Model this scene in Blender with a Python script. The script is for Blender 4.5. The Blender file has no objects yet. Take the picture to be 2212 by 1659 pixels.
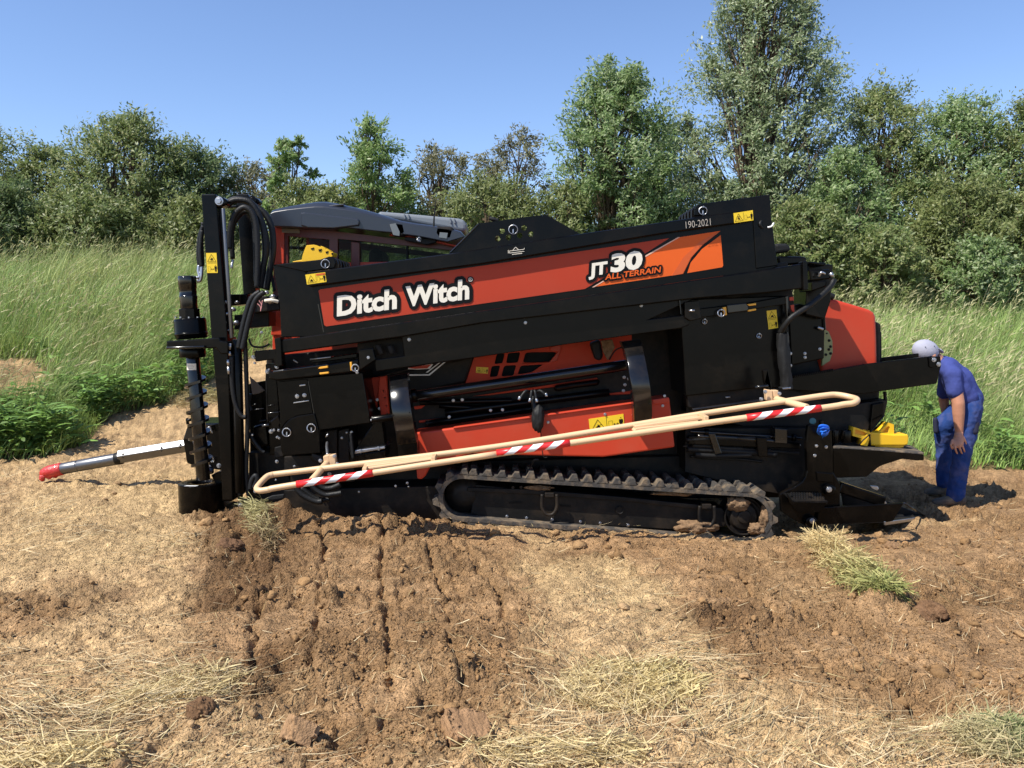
import bpy, bmesh, math, random
import numpy as np
from mathutils import Vector, Matrix

# ------------------------------------------------------------------ camera, sky, sun, exposure
S = bpy.context.scene
C = S.collection
F, CX, CY, HOR = 1810.0, 1106.0, 829.5, 690.0       # focal length etc. in the 2212 x 1659 view of the photograph
CAMZ = 1.6
PITCH = math.atan((CY - HOR) / F)
cam_d = bpy.data.cameras.new('camera')
cam = bpy.data.objects.new('camera', cam_d); C.objects.link(cam)
cam.location = (0, 0, CAMZ); cam.rotation_euler = (math.pi/2 - PITCH, 0, 0)
cam_d.sensor_width = 36.0; cam_d.lens = 36.0 * F / 2212.0
cam_d.clip_start = 0.05; cam_d.clip_end = 2000
S.camera = cam

SUN_TRAVEL = Vector((0.50, 0.33, -0.80)).normalized()
elev = math.asin(-SUN_TRAVEL.z); azim = math.atan2(-SUN_TRAVEL.x, -SUN_TRAVEL.y)
W = bpy.data.worlds.new('World'); S.world = W; W.use_nodes = True
nt = W.node_tree; bg = nt.nodes['Background']
sky = nt.nodes.new('ShaderNodeTexSky'); sky.sky_type = 'NISHITA'; sky.sun_disc = False
sky.sun_elevation = elev; sky.sun_rotation = azim % (2*math.pi)
sky.air_density = 1.0; sky.dust_density = 0.0; sky.ozone_density = 4.5; sky.altitude = 100
tn = nt.nodes.new('ShaderNodeMix'); tn.data_type = 'RGBA'; tn.blend_type = 'MULTIPLY'; tn.inputs[0].default_value = 1; tn.inputs[7].default_value = (.96, .93, 1.0, 1)
nt.links.new(sky.outputs[0], tn.inputs[6]); nt.links.new(tn.outputs[2], bg.inputs[0]); bg.inputs[1].default_value = 0.116
sl = bpy.data.lights.new('sun', 'SUN'); sl.energy = 4.4; sl.angle = math.radians(0.53); sl.color = (1.0, 0.95, 0.86)
so = bpy.data.objects.new('sun', sl); C.objects.link(so); so.location = (-10, -6, 16)
so.rotation_euler = SUN_TRAVEL.to_track_quat('-Z', 'Y').to_euler()
S.view_settings.view_transform = 'Standard'; S.view_settings.look = 'None'
S.view_settings.exposure = 0.72; S.view_settings.gamma = 1.0; S.view_settings.use_curve_mapping = False
S.render.engine = 'CYCLES'
S.cycles.max_bounces = 8; S.cycles.transparent_max_bounces = 12
S.cycles.use_denoising = True

# ------------------------------------------------------------------ picture -> place
ST, CT = math.sin(PITCH), math.cos(PITCH)
def P(u, v, Y):
    x = (u - CX) / F; y = -(v - CY) / F
    dx, dy, dz = x, CT + y*ST, -ST + y*CT
    k = Y / dy
    return Vector((dx*k, Y, CAMZ + dz*k))
def PXL(px, Y):            # length of px picture units at distance Y
    return px / F * Y
def zoomfun(u0, v0, k):
    return lambda x, y: (u0 + x*k, v0 + y*k)
ZA = zoomfun(307.2, 395.0, .1984); ZB = zoomfun(307.2, 702.2, .2645); ZC = zoomfun(548.6, 395.0, .248)
ZD = zoomfun(1042.3, 395.0, .2728); ZE = zoomfun(1426.4, 395.0, .2728); ZF = zoomfun(526.7, 702.2, .2645)
ZG = zoomfun(768.0, 702.2, .3224); ZH = zoomfun(1371.5, 592.5, .248); ZI = zoomfun(905.2, 960.0, .372)
ZJ = zoomfun(1591.0, 850.3, .2604); ZK = zoomfun(1865.2, 713.2, .248); ZL = zoomfun(0, 685.8, .2315)
def zz(f, *xy):
    return [f(xy[i], xy[i+1]) for i in range(0, len(xy), 2)]

# ------------------------------------------------------------------ noise
def _h(ix, iy, seed):
    a = (ix.astype(np.int64)*374761393 + iy.astype(np.int64)*668265263 + seed*1442695041) & 0xffffffff
    a = ((a ^ (a >> 13)) * 1274126177) & 0xffffffff
    a = ((a ^ (a >> 16)) * 2246822519) & 0xffffffff
    return ((a ^ (a >> 15)) & 0xffffff) / float(0x1000000)
def vnoise(x, y, seed=0):
    ix = np.floor(x); iy = np.floor(y); fx = x-ix; fy = y-iy
    sx = fx*fx*fx*(fx*(fx*6-15)+10); sy = fy*fy*fy*(fy*(fy*6-15)+10)
    a = _h(ix, iy, seed); b = _h(ix+1, iy, seed); c = _h(ix, iy+1, seed); d = _h(ix+1, iy+1, seed)
    return ((a*(1-sx)+b*sx)*(1-sy) + (c*(1-sx)+d*sx)*sy)*2-1
def fbm(x, y, octv=4, seed=0, gain=.5):
    s = np.zeros_like(x, dtype=float); a = 1.0; t = 0
    for o in range(octv):
        s += a*vnoise(x*2**o+o*17.3, y*2**o-o*9.1, seed+o*7); t += a; a *= gain
    return s/t
def worley(x, y, seed=0):
    ix = np.floor(x); iy = np.floor(y); f1 = np.full(x.shape, 9.0); idv = np.zeros(x.shape)
    for dx in (-1, 0, 1):
        for dy in (-1, 0, 1):
            px = ix+dx+_h(ix+dx, iy+dy, seed); py = iy+dy+_h(ix+dx, iy+dy, seed+77)
            d = np.hypot(px-x, py-y); m = d < f1
            f1 = np.where(m, d, f1); idv = np.where(m, _h(ix+dx, iy+dy, seed+191), idv)
    return f1, idv
def cells(x, y, seed):
    ix = np.floor(x); iy = np.floor(y); f1 = np.full(x.shape, 9.0); f2 = np.full(x.shape, 9.0); idv = np.zeros(x.shape); tx = np.zeros(x.shape); ty = np.zeros(x.shape)
    for dx in (-1, 0, 1):
        for dy in (-1, 0, 1):
            a = ix+dx; b = iy+dy; px = a+_h(a, b, seed); py = b+_h(a, b, seed+77); d = np.hypot(px-x, py-y); m = d < f1
            f2 = np.where(m, f1, np.minimum(f2, d)); f1 = np.where(m, d, f1); idv = np.where(m, _h(a, b, seed+191), idv); tx = np.where(m, x-px, tx); ty = np.where(m, y-py, ty)
    e = f2-f1; t = 1.5*(tx*(_fr(idv*37.7)-.5)+ty*(_fr(idv*91.3)-.5)); return (idv-.45+t), e
def _fr(v): return v-np.floor(v)
def sstep(a, b, x):
    t = np.clip((x-a)/(b-a), 0, 1); return t*t*(3-2*t)

# ------------------------------------------------------------------ terrain
LY = [-50, 0, 5.0, 6.2, 7.6, 8.6, 10.0, 11.2, 12.6, 14.5, 18, 60, 600]
LZ = [0, 0, .03, .07, .15, .28, .52, 0.88, 1.48, 2.15, 2.4, 2.5, 2.5]
RY = [-50, 0, 5.6, 6.4, 7.4, 8.4, 9.4, 12, 16, 18.5, 30, 60, 600]
RZ = [0, 0, .0, -.04, -.04, .02, .15, .70, 1.35, 1.68, 1.8, 1.9, 1.9]
def Gbase(x, y):
    x = np.asarray(x, float); y = np.asarray(y, float)
    t = sstep(-2.2, 1.8, x - np.maximum(0, y-8)*.12)
    return np.interp(y, LY, LZ)*(1-t) + np.interp(y, RY, RZ)*t
def GPb(u, v):             # where the sight line through (u, v) meets the smooth ground
    lo = None; d = P(u, v, 1.0) - Vector((0, 0, CAMZ))
    ys = np.linspace(1.5, 40, 6000); zs = CAMZ + d.z*ys; g = Gbase(d.x*ys, ys)
    i = int(np.argmax(zs <= g))
    return Vector((d.x*ys[i], ys[i], g[i]))
def poly_world(uv):
    return np.array([GPb(u, v)[:2] for u, v in uv])
def inpoly(x, y, poly):
    c = np.zeros(x.shape, bool); n = len(poly)
    for i in range(n):
        x0, y0 = poly[i]; x1, y1 = poly[(i+1) % n]
        if y0 == y1: continue
        m = ((y0 > y) != (y1 > y)) & (x < (x1-x0)*(y-y0)/(y1-y0)+x0)
        c ^= m
    return c
def softmask(x, y, polys, warp=.14, freq=2.0, seed=5):
    acc = np.zeros(x.shape)
    for k in range(4):
        wx = x + warp*(fbm(x*freq, y*freq, 4, seed+k)*1.6) + .03*k; wy = y + warp*1.5*fbm(x*freq, y*freq, 4, seed+40+k)*1.6
        m = np.zeros(x.shape, bool)
        for p in polys: m |= inpoly(wx, wy, p)
        acc += m
    return acc/4
DARK = [poly_world(q) for q in (
    [(420,1100),(700,1085),(930,1110),(1130,1165),(1150,1260),(1190,1330),(1170,1480),(1090,1659),(700,1659),(640,1560),(590,1510),(440,1480),(450,1380),(400,1330),(450,1260),(490,1200),(430,1150)],
    [(1180,1140),(1700,1170),(2300,1120),(2300,1590),(2050,1570),(1850,1520),(1640,1470),(1540,1400),(1500,1330),(1440,1250),(1280,1200)],
    [(0,1290),(120,1270),(250,1300),(200,1350),(60,1370),(0,1400)],
    [(1880,1000),(2300,1010),(2300,1130),(1880,1130)])]
SAND = [poly_world(q) for q in (
    [(1120,1215),(1330,1205),(1480,1260),(1500,1310),(1380,1330),(1250,1320),(1180,1290)],
    [(1560,1480),(1720,1500),(1700,1600),(1500,1590),(1420,1520)],
    [(1980,1560),(2120,1540),(2212,1580),(2212,1659),(1950,1659)],
    [(640,1000),(150,1010),(0,1100),(0,1250),(300,1230),(420,1180),(390,1080)])]
STRAWP = [poly_world(q) for q in (
    [(1180,1350),(1400,1330),(1560,1400),(1700,1500),(1560,1600),(1380,1659),(1050,1659),(1150,1560),(1250,1480)],
    [(0,1480),(260,1430),(560,1420),(600,1480),(440,1560),(180,1640),(0,1659)],
    [(0,1010),(200,1110),(330,1150),(420,1180),(350,1250),(150,1230),(0,1180)],
    [(1700,1480),(2000,1560),(2212,1520),(2212,1659),(1700,1659)],
    [(1940,1250),(2212,1230),(2212,1330),(2060,1320)],
    [(0,920),(120,960),(160,1030),(0,1060)],
    [(250,860),(420,820),(480,900),(330,930)])]
DEEP = [poly_world(q) for q in ([(450,1090),(570,1080),(660,1150),(640,1220),(600,1300),(680,1380),(700,1470),(720,1540),(560,1520),(430,1400),(470,1300),(430,1200)], [(1180,1180),(1420,1190),(1500,1330),(1420,1290),(1280,1240),(1200,1230)], [(1560,1290),(1680,1320),(1560,1400),(1480,1340)], [(1990,1300),(2212,1290),(2212,1480),(2050,1420)])]
RUTS = [[(690,1110),(700,1200),(690,1330),(668,1500)], [(826,1140),(822,1240),(838,1330),(846,1500)], [(928,1190),(950,1270),(965,1345),(1000,1500)], [(1010,1190),(1060,1260),(1100,1340)], [(560,1300),(540,1450)], [(1560,1200),(1640,1300),(1790,1450)], [(1760,1330),(1990,1520)]]
RUTW = [[GPb(u, v)[:2] for u, v in r] for r in RUTS]
def segdist(x, y, a, b):
    ax, ay = a; bx, by = b; L = (bx-ax)**2+(by-ay)**2
    t = np.clip(((x-ax)*(bx-ax)+(y-ay)*(by-ay))/L, 0, 1)
    return np.hypot(x-ax-t*(bx-ax), y-ay-t*(by-ay))
TRK = poly_world([(690,1100),(930,1120),(1060,1260),(1120,1480),(1080,1659),(620,1659),(660,1480),(690,1330)])
HEAP_A, HEAP_B = GPb(1770, 1205), GPb(1905, 1320)
def ground_masks(x, y):
    return softmask(x, y, DARK), softmask(x, y, SAND, seed=90), softmask(x, y, STRAWP, seed=140)
def G(x, y, masks=None):
    x = np.asarray(x, float); y = np.asarray(y, float)
    z = Gbase(x, y)
    if masks is None: masks = ground_masks(x, y)
    dark, sand, straw = masks
    near = 1 - sstep(9, 15, y)
    z = z + .045*fbm(x*.9, y*.9, 3, 11) + near*.028*fbm(x*3.1, y*3.1, 3, 23)
    rough = (.45 + .9*dark)*near
    plate = sstep(-.02, .22, fbm(x*1.9+3, y*2.6, 3, 61))*(.25+.75*dark)
    rg = rough*(1-.85*plate)
    f1, idv = worley(x*7.5+.3*fbm(x*9, y*9, 2, 3), y*7.5, 31)
    z = z + rg*.018*np.clip(.62-f1, 0, 1)*(idv > .45)*(.5+idv)
    f2, id2 = worley(x*19, y*19, 37)
    z = z + rg*.014*np.clip(.62-f2, 0, 1)*(id2 > .25)*(.4+id2)
    f3, id3 = worley(x*45, y*45, 41)
    wx = x+.035*fbm(x*9, y*9, 3, 61); wy = y+.035*fbm(x*9, y*9, 3, 67)
    pm = (1-.8*plate)
    for sc, amp, sd in ((5.2, .040, 301), (13.0, .026, 307), (33.0, .013, 311)):
        bl, e = cells(wx*sc, wy*sc, sd); z = z + rough*amp*(bl*sstep(.0, .16, e) - .45*(1-sstep(.0, .10, e)))*pm*(.35+.9*sstep(-.25, .25, fbm(x*2.3, y*2.3, 2, sd)))
    z = z + near*(.45+.65*rg)*.014*np.clip(.6-f3, 0, 1)*(id3 > .3)
    z = z + near*(.014+.018*(1-dark))*fbm(x*13, y*13, 4, 51, .6)*(1-.6*plate) + near*.012*(1-.7*plate)*(.5-np.abs(fbm(x*6, y*9, 3, 57)))
    z = z + plate*dark*.022
    step = fbm(x*2.2, y*3.2, 2, 71)                     # broken slab edges
    z = z + near*dark*.030*sstep(.02, .045, step) - near*dark*.022*sstep(-.25, -.22, step)
    for r in RUTW:
        for a, b in zip(r[:-1], r[1:]):
            d = segdist(x+.035*fbm(x*11, y*11, 3, 5), y, a, b)
            z = z - .056*np.exp(-(d/.016)**2)*sstep(-.6, -.05, fbm(x*7, y*7, 2, 15)) + .008*np.exp(-((d-.05)/.03)**2)
    band = inpoly(x, y, TRK)*dark*(1-sstep(5.9, 6.2, y))
    ph = (y+.03*fbm(x*6, y*6, 2, 19)+.02*np.floor(x/.42))/.125; sq = np.abs(ph-np.floor(ph)-.5)
    z = z + band*.020*(sstep(.12, .2, sq)-.5)*sstep(-.35, .1, fbm(x*1.7, y*1.3, 2, 29))
    # ridge of turned earth along the machine
    bx = np.clip((x+2.0)/4.2, 0, 1)
    bx = np.clip((x+1.7)/1.9, 0, 1); bh = (.105*(1-bx) - .035*bx)*sstep(-2.35, -1.9, x)*(1-sstep(3.4, 4.2, x))
    yc = 6.13 + .08*vnoise(x*1.5, x*0, 9)
    z = z + bh*np.exp(-((y-yc)/.16)**2)*(1+.55*fbm(x*5, y*5, 3, 83))
    # trough under the machine
    z = z - .10*sstep(6.25, 6.6, y)*(1-sstep(8.0, 8.6, y))*sstep(-1.9, -1.5, x)*(1-sstep(2.6, 3.2, x))
    d = segdist(x, y, HEAP_A[:2], HEAP_B[:2]); z = z + .09*np.exp(-(d/.16)**2)
    # soil heap at the left edge
    hp = GPb(5, 845); d = np.hypot((x-hp.x+.1)/1.0, (y-hp.y-.2)/.9)
    z = z + .22*np.exp(-(d/.75)**2)*(1+.35*fbm(x*6, y*6, 3, 85))
    hp = (-1.62, 6.18); d = np.hypot(x-hp[0], y-hp[1]); z = z + .05*np.exp(-(d/.13)**2)*(1+.7*fbm(x*12, y*12, 3, 87))
    return z
def Gp(x, y):
    return float(G(np.array([x]), np.array([y]))[0])
def GP(u, v):
    b = GPb(u, v); return Vector((b.x, b.y, Gp(b.x, b.y)))

# ------------------------------------------------------------------ materials
MAT = {}
def mat(name, col, rough=.5, metal=0.0, spec=.5, coat=0.0, bump=0.0, bscale=40, pos=False, var=0.0, vscale=6.0, dirt=0.0, attr=None, dirtcol=(.30,.20,.115)):
    m = bpy.data.materials.new(name); m.use_nodes = True; t = m.node_tree; b = t.nodes['Principled BSDF']
    b.inputs['Base Color'].default_value = (*col, 1); b.inputs['Roughness'].default_value = rough
    b.inputs['Metallic'].default_value = metal; b.inputs['Specular IOR Level'].default_value = spec
    b.inputs['Coat Weight'].default_value = coat; b.inputs['Coat Roughness'].default_value = .08
    tc = t.nodes.new('ShaderNodeTexCoord'); out = None; coord = tc.outputs['Object']
    if pos: coord = t.nodes.new('ShaderNodeNewGeometry').outputs['Position']
    if attr:
        a = t.nodes.new('ShaderNodeAttribute'); a.attribute_name = attr; out = a.outputs['Color']
    if var or dirt:
        n = t.nodes.new('ShaderNodeTexNoise'); n.inputs['Scale'].default_value = vscale; n.inputs['Detail'].default_value = 6
        n.inputs['Roughness'].default_value = .65
        t.links.new(coord, n.inputs['Vector'])
    if var:
        mx = t.nodes.new('ShaderNodeMix'); mx.data_type = 'RGBA'; mx.blend_type = 'MULTIPLY'; mx.inputs[0].default_value = 1
        r = t.nodes.new('ShaderNodeMapRange'); r.inputs[1].default_value = .3; r.inputs[2].default_value = .7
        r.inputs[3].default_value = 1-var; r.inputs[4].default_value = 1+var
        t.links.new(n.outputs[0], r.inputs[0])
        if out is None:
            rgb = t.nodes.new('ShaderNodeRGB'); rgb.outputs[0].default_value = (*col, 1); out = rgb.outputs[0]
        t.links.new(out, mx.inputs[6]); t.links.new(r.outputs[0], mx.inputs[7]); out = mx.outputs[2]
    if dirt:
        r = t.nodes.new('ShaderNodeMapRange'); r.inputs[1].default_value = .46; r.inputs[2].default_value = .74
        r.inputs[3].default_value = 0; r.inputs[4].default_value = dirt
        t.links.new(n.outputs[0], r.inputs[0])
        mx = t.nodes.new('ShaderNodeMix'); mx.data_type = 'RGBA'
        if out is None:
            rgb = t.nodes.new('ShaderNodeRGB'); rgb.outputs[0].default_value = (*col, 1); out = rgb.outputs[0]
        t.links.new(r.outputs[0], mx.inputs[0]); t.links.new(out, mx.inputs[6]); mx.inputs[7].default_value = (*dirtcol, 1)
        out = mx.outputs[2]
        rr = t.nodes.new('ShaderNodeMapRange'); rr.inputs[3].default_value = rough; rr.inputs[4].default_value = min(1, rough+.45)
        t.links.new(r.outputs[0], rr.inputs[0]); t.links.new(rr.outputs[0], b.inputs['Roughness'])
    if out is not None: t.links.new(out, b.inputs['Base Color'])
    if bump:
        n2 = t.nodes.new('ShaderNodeTexNoise'); n2.inputs['Scale'].default_value = bscale; n2.inputs['Detail'].default_value = 5
        bp = t.nodes.new('ShaderNodeBump'); bp.inputs['Strength'].default_value = bump; bp.inputs['Distance'].default_value = .01
        t.links.new(coord, n2.inputs['Vector']); t.links.new(n2.outputs[0], bp.inputs['Height']); t.links.new(bp.outputs[0], b.inputs['Normal'])
    MAT[name] = m; return m
def leafmat(name, trans=.35, rough=.5, spec=.35):
    m = mat(name, (.1, .15, .05), rough, spec=spec, attr='Col'); t = m.node_tree; b = t.nodes['Principled BSDF']
    tr = t.nodes.new('ShaderNodeBsdfTranslucent'); mx = t.nodes.new('ShaderNodeMixShader'); mx.inputs[0].default_value = trans
    a = t.nodes['Attribute']; o = t.nodes['Material Output']
    t.links.new(a.outputs['Color'], tr.inputs[0]); t.links.new(b.outputs[0], mx.inputs[1]); t.links.new(tr.outputs[0], mx.inputs[2]); t.links.new(mx.outputs[0], o.inputs[0])
    return m
mat('black', (.0018, .0017, .0017), .22, spec=.15, dirt=.022, vscale=3.5, bump=.04, bscale=25)
mat('gloss', (.005, .005, .0055), .17, spec=.45, coat=.15, dirt=.05, vscale=5)
mat('dull', (.006, .0056, .0053), .5, spec=.22, dirt=.10, vscale=5, bump=.15)
mat('rubber', (.009, .0088, .0085), .62, spec=.3, bump=.2, bscale=60)
mat('hose', (.008, .008, .008), .5, spec=.3, bump=.3, bscale=90)
mat('tread', (.060, .055, .050), .8, spec=.2, pos=True, dirt=1.0, vscale=11, bump=.5, bscale=40, dirtcol=(.26,.19,.12))
mat('orange', (.50, .048, .020), .36, spec=.25, coat=.06, dirt=.10, vscale=2.5)
mat('orange_inner_lit', (.56, .052, .020), .5, spec=.2, dirt=.12, vscale=4)  # rig orange lightened, so the colour carries sun missing on the inner panels
mat('cab_red_shaded', (.10, .009, .007), .35, spec=.4, dirt=.1)  # cab red darkened, with the roof's shade painted into the colour
mat('decal_red', (.42, .046, .020), .42, spec=.18, dirt=.05, vscale=2)
mat('decal_orange', (.72, .115, .018), .42, spec=.18)
mat('decal_orange_dark', (.60, .100, .020), .42, spec=.35)
mat('decal_line', (.75, .45, .32), .5)
mat('decal_black', (.005, .005, .005), .5, spec=.15)
mat('cream', (.78, .72, .60), .45)
mat('chalk', (.45, .40, .34), .9)
mat('beige', (.66, .44, .25), .38, spec=.4, coat=.1, dirt=.12, vscale=4)
mat('white', (.80, .80, .79), .4)
mat('red', (.60, .018, .018), .4)
mat('yellow', (.80, .46, .015), .4, spec=.4, dirt=.06)
mat('sticker', (.80, .55, .02), .45)
mat('amber', (.80, .38, .03), .4)
mat('steel', (.40, .40, .41), .34, metal=1.0, bump=.1, var=.15)
mat('zinc', (.42, .42, .43), .36, metal=.9)
mat('chrome', (.17, .17, .175), .40, metal=1.0, dirt=.25, vscale=7, dirtcol=(.12,.10,.08))
mat('roof', (.021, .024, .033), .30, spec=.5, coat=.15)
mat('case_grey', (.17, .185, .20), .45)
mat('lens', (.13, .13, .12), .12, spec=.8)
mat('fan_guard', (.30, .30, .12), .6)
mat('blue_strap', (.02, .16, .70), .4)
mat('teal', (.03, .14, .16), .4)
mat('pink', (.65, .30, .30), .5)
mat('redpaint', (.48, .022, .018), .4, coat=.2, dirt=.15, vscale=30, bump=.6, bscale=60)
mat('mud', (.20, .125, .07), .95, spec=.1, var=.4, vscale=30, bump=1, bscale=60)
mat('shirt', (.050, .066, .225), .9, spec=.1, var=.10, vscale=9, bump=1.0, bscale=14)
mat('trousers', (.022, .052, .185), .9, spec=.1, var=.12, vscale=6, bump=1.0, bscale=12, dirt=.25)
mat('navy', (.012, .014, .04), .85)
mat('skin', (.50, .235, .145), .5, spec=.35, var=.10, vscale=18, bump=.15, bscale=60)
mat('hair', (.05, .025, .012), .7)
mat('cap', (.33, .33, .40), .85, var=.10, bump=.3, bscale=30)
mat('boot', (.07, .055, .042), .8, dirt=.8, vscale=12)
mat('eye', (.75, .75, .73), .2)
mat('bark', (.115, .085, .058), .9, spec=.1, var=.35, vscale=14, bump=.8, bscale=30)
mat('cardboard', (.22, .17, .13), .8)
leafmat('leaf', .48, .45, .4); leafmat('grassblade', .28, .5, .35); leafmat('strawblade', .2, .6, .3)
mat('soilclod', (.2, .13, .08), .95, spec=.1, attr='Col', var=.3, vscale=25, bump=.9, bscale=90)
def glass(name, tint=(.30, .34, .32)):
    m = bpy.data.materials.new(name); m.use_nodes = True; t = m.node_tree
    b = t.nodes['Principled BSDF']; b.inputs['Base Color'].default_value = (.01, .01, .01, 1); b.inputs['Roughness'].default_value = .04
    tr = t.nodes.new('ShaderNodeBsdfTransparent'); tr.inputs[0].default_value = (*tint, 1)
    mx = t.nodes.new('ShaderNodeMixShader'); mx.inputs[0].default_value = .10
    t.links.new(tr.outputs[0], mx.inputs[1]); t.links.new(b.outputs[0], mx.inputs[2]); t.links.new(mx.outputs[0], t.nodes['Material Output'].inputs[0])
    MAT[name] = m
glass('glass', (.55, .60, .55))
def stripes():
    m = mat('stripe', (.8, .8, .8), .35); t = m.node_tree; b = t.nodes['Principled BSDF']
    a = t.nodes.new('ShaderNodeAttribute'); a.attribute_name = 'Col'; t.links.new(a.outputs['Color'], b.inputs['Base Color'])
stripes()

# ------------------------------------------------------------------ object helpers
ROOT = Vector((0, 0, 0))
def link(name, me, parent=None, m=None, kind=None, label=None, bevel=0, seg=2, smooth=False):
    o = bpy.data.objects.new(name, me); C.objects.link(o)
    if parent is not None: o.parent = parent
    if m: me.materials.clear(); me.materials.append(MAT[m])
    if kind: o['kind'] = kind
    if label: o['label'] = label
    if smooth:
        me.polygons.foreach_set('use_smooth', [True]*len(me.polygons))
    if bevel:
        b = o.modifiers.new('edge', 'BEVEL'); b.width = bevel; b.segments = seg; b.limit_method = 'ANGLE'; b.angle_limit = math.radians(40)
        b.harden_normals = False
    return o
def thing(name, label, cat, loc, group=None):
    global ROOT
    o = bpy.data.objects.new(name, None); C.objects.link(o); o.location = loc; o.empty_display_size = .2
    o['label'] = label; o['category'] = cat
    if group: o['group'] = group
    ROOT = Vector(loc); return o
def tag(o, label, cat, group=None):
    o['label'] = label; o['category'] = cat
    if group: o['group'] = group
    return o
def bm_mesh(bm, name='m'):
    bmesh.ops.recalc_face_normals(bm, faces=bm.faces); me = bpy.data.meshes.new(name); bm.to_mesh(me); bm.free(); return me
def prism_bm(pts, depth, bm=None):
    bm = bm or bmesh.new(); off = Vector((0, depth, 0))
    a = [bm.verts.new(Vector(p)-ROOT) for p in pts]; b = [bm.verts.new(Vector(p)+off-ROOT) for p in pts]; n = len(a)
    bm.faces.new(a); bm.faces.new(b[::-1])
    for i in range(n): bm.faces.new((a[i], b[i], b[(i+1) % n], a[(i+1) % n]))
    return bm
def plate(name, uv, Y, th, m, parent, bevel=.006, seg=2, label=None):
    me = bm_mesh(prism_bm([P(u, v, Y) for u, v in uv], th), name)
    return link(name, me, parent, m, bevel=min(bevel, th*.4), seg=seg, label=label)
def holed(name, uv, holes, Y, th, m, parent, bevel=0):
    cu = bpy.data.curves.new('c', 'CURVE'); cu.dimensions = '2D'; cu.fill_mode = 'BOTH'; cu.extrude = th/2
    for poly in [uv]+holes:
        s = cu.splines.new('POLY'); s.points.add(len(poly)-1); s.use_cyclic_u = True
        for i, (u, v) in enumerate(poly):
            p = P(u, v, Y); s.points[i].co = (p.x, p.z, 0, 1)
    ob = bpy.data.objects.new('t', cu); me = bpy.data.meshes.new_from_object(ob); bpy.data.objects.remove(ob)
    for vtx in me.vertices:
        x, y, z = vtx.co; vtx.co = Vector((x, Y+th/2-z, y))-ROOT
    bm = bmesh.new(); bm.from_mesh(me); bmesh.ops.remove_doubles(bm, verts=bm.verts, dist=1e-5)
    bmesh.ops.recalc_face_normals(bm, faces=bm.faces); bm.to_mesh(me); bm.free()
    return link(name, me, parent, m)
def ring_uv(c, r, n=14):
    return [(c[0]+r*math.cos(2*math.pi*i/n), c[1]+r*math.sin(2*math.pi*i/n)) for i in range(n)]
def frame_of(d):
    d = d.normalized(); a = Vector((0, 0, 1)) if abs(d.z) < .9 else Vector((0, 1, 0))
    x = d.cross(a).normalized(); y = x.cross(d).normalized(); return x, y
def cyl_bm(p0, p1, r0, r1=None, n=20, bm=None, cap=True, rot=0):
    r1 = r0 if r1 is None else r1; bm = bm or bmesh.new(); p0 = Vector(p0)-ROOT; p1 = Vector(p1)-ROOT; x, y = frame_of(p1-p0)
    A = []; B = []
    for i in range(n):
        t = 2*math.pi*i/n+rot; o = x*math.cos(t)+y*math.sin(t); A.append(bm.verts.new(p0+o*r0)); B.append(bm.verts.new(p1+o*r1))
    for i in range(n):
        f = bm.faces.new((A[i], A[(i+1) % n], B[(i+1) % n], B[i])); f.smooth = n > 8
    if cap: bm.faces.new(A[::-1]); bm.faces.new(B)
    return bm
def cyl(name, p0, p1, r, m, parent, r1=None, n=20, bevel=.004, label=None, rot=0):
    me = bm_mesh(cyl_bm(p0, p1, r, r1, n, rot=rot), name); return link(name, me, parent, m, bevel=bevel, label=label)
def lathe_bm(p0, d, prof, n=28, bm=None, rot=0):
    """prof: list of (distance along d, radius)"""
    bm = bm or bmesh.new(); p0 = Vector(p0)-ROOT; d = Vector(d).normalized(); x, y = frame_of(d); rings = []
    for s, r in prof:
        rings.append([bm.verts.new(p0+d*s+(x*math.cos(2*math.pi*i/n+rot)+y*math.sin(2*math.pi*i/n+rot))*max(r, 1e-4)) for i in range(n)])
    for a, b in zip(rings[:-1], rings[1:]):
        for i in range(n):
            f = bm.faces.new((a[i], a[(i+1) % n], b[(i+1) % n], b[i])); f.smooth = n > 8
    bm.faces.new(rings[0][::-1]); bm.faces.new(rings[-1]); return bm
def lathe(name, p0, d, prof, m, parent, n=28, bevel=.003, label=None):
    return link(name, bm_mesh(lathe_bm(p0, d, prof, n), name), parent, m, bevel=bevel, label=label)
def smooth_path(pts, per=6):
    pts = [Vector(p) for p in pts]; out = []; n = len(pts)
    for i in range(n-1):
        a = pts[max(i-1, 0)]; b = pts[i]; c = pts[i+1]; d = pts[min(i+2, n-1)]
        for k in range(per):
            t = k/per; out.append(.5*((2*b)+(c-a)*t+(2*a-5*b+4*c-d)*t*t+(3*b-a-3*c+d)*t**3))
    out.append(pts[-1]); return out
def tube_bm(pts, r, n=10, bm=None, closed=False):
    bm = bm or bmesh.new(); pts = [Vector(p)-ROOT for p in pts]; N = len(pts); rings = []; px = None
    for i, p in enumerate(pts):
        d = (pts[(i+1) % N]-pts[i-1]) if closed else (pts[min(i+1, N-1)]-pts[max(i-1, 0)])
        if d.length < 1e-9: d = Vector((1, 0, 0))
        d.normalize()
        if px is None: px, _ = frame_of(d)
        px = (px-d*px.dot(d)).normalized(); py = d.cross(px); rr = r(i/(N-1)) if callable(r) else r
        rings.append([bm.verts.new(p+(px*math.cos(2*math.pi*k/n)+py*math.sin(2*math.pi*k/n))*rr) for k in range(n)])
    M = N if closed else N-1
    for i in range(M):
        a = rings[i]; b = rings[(i+1) % N]
        for k in range(n):
            f = bm.faces.new((a[k], a[(k+1) % n], b[(k+1) % n], b[k])); f.smooth = True
    if not closed: bm.faces.new(rings[0][::-1]); bm.faces.new(rings[-1])
    return bm
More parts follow.
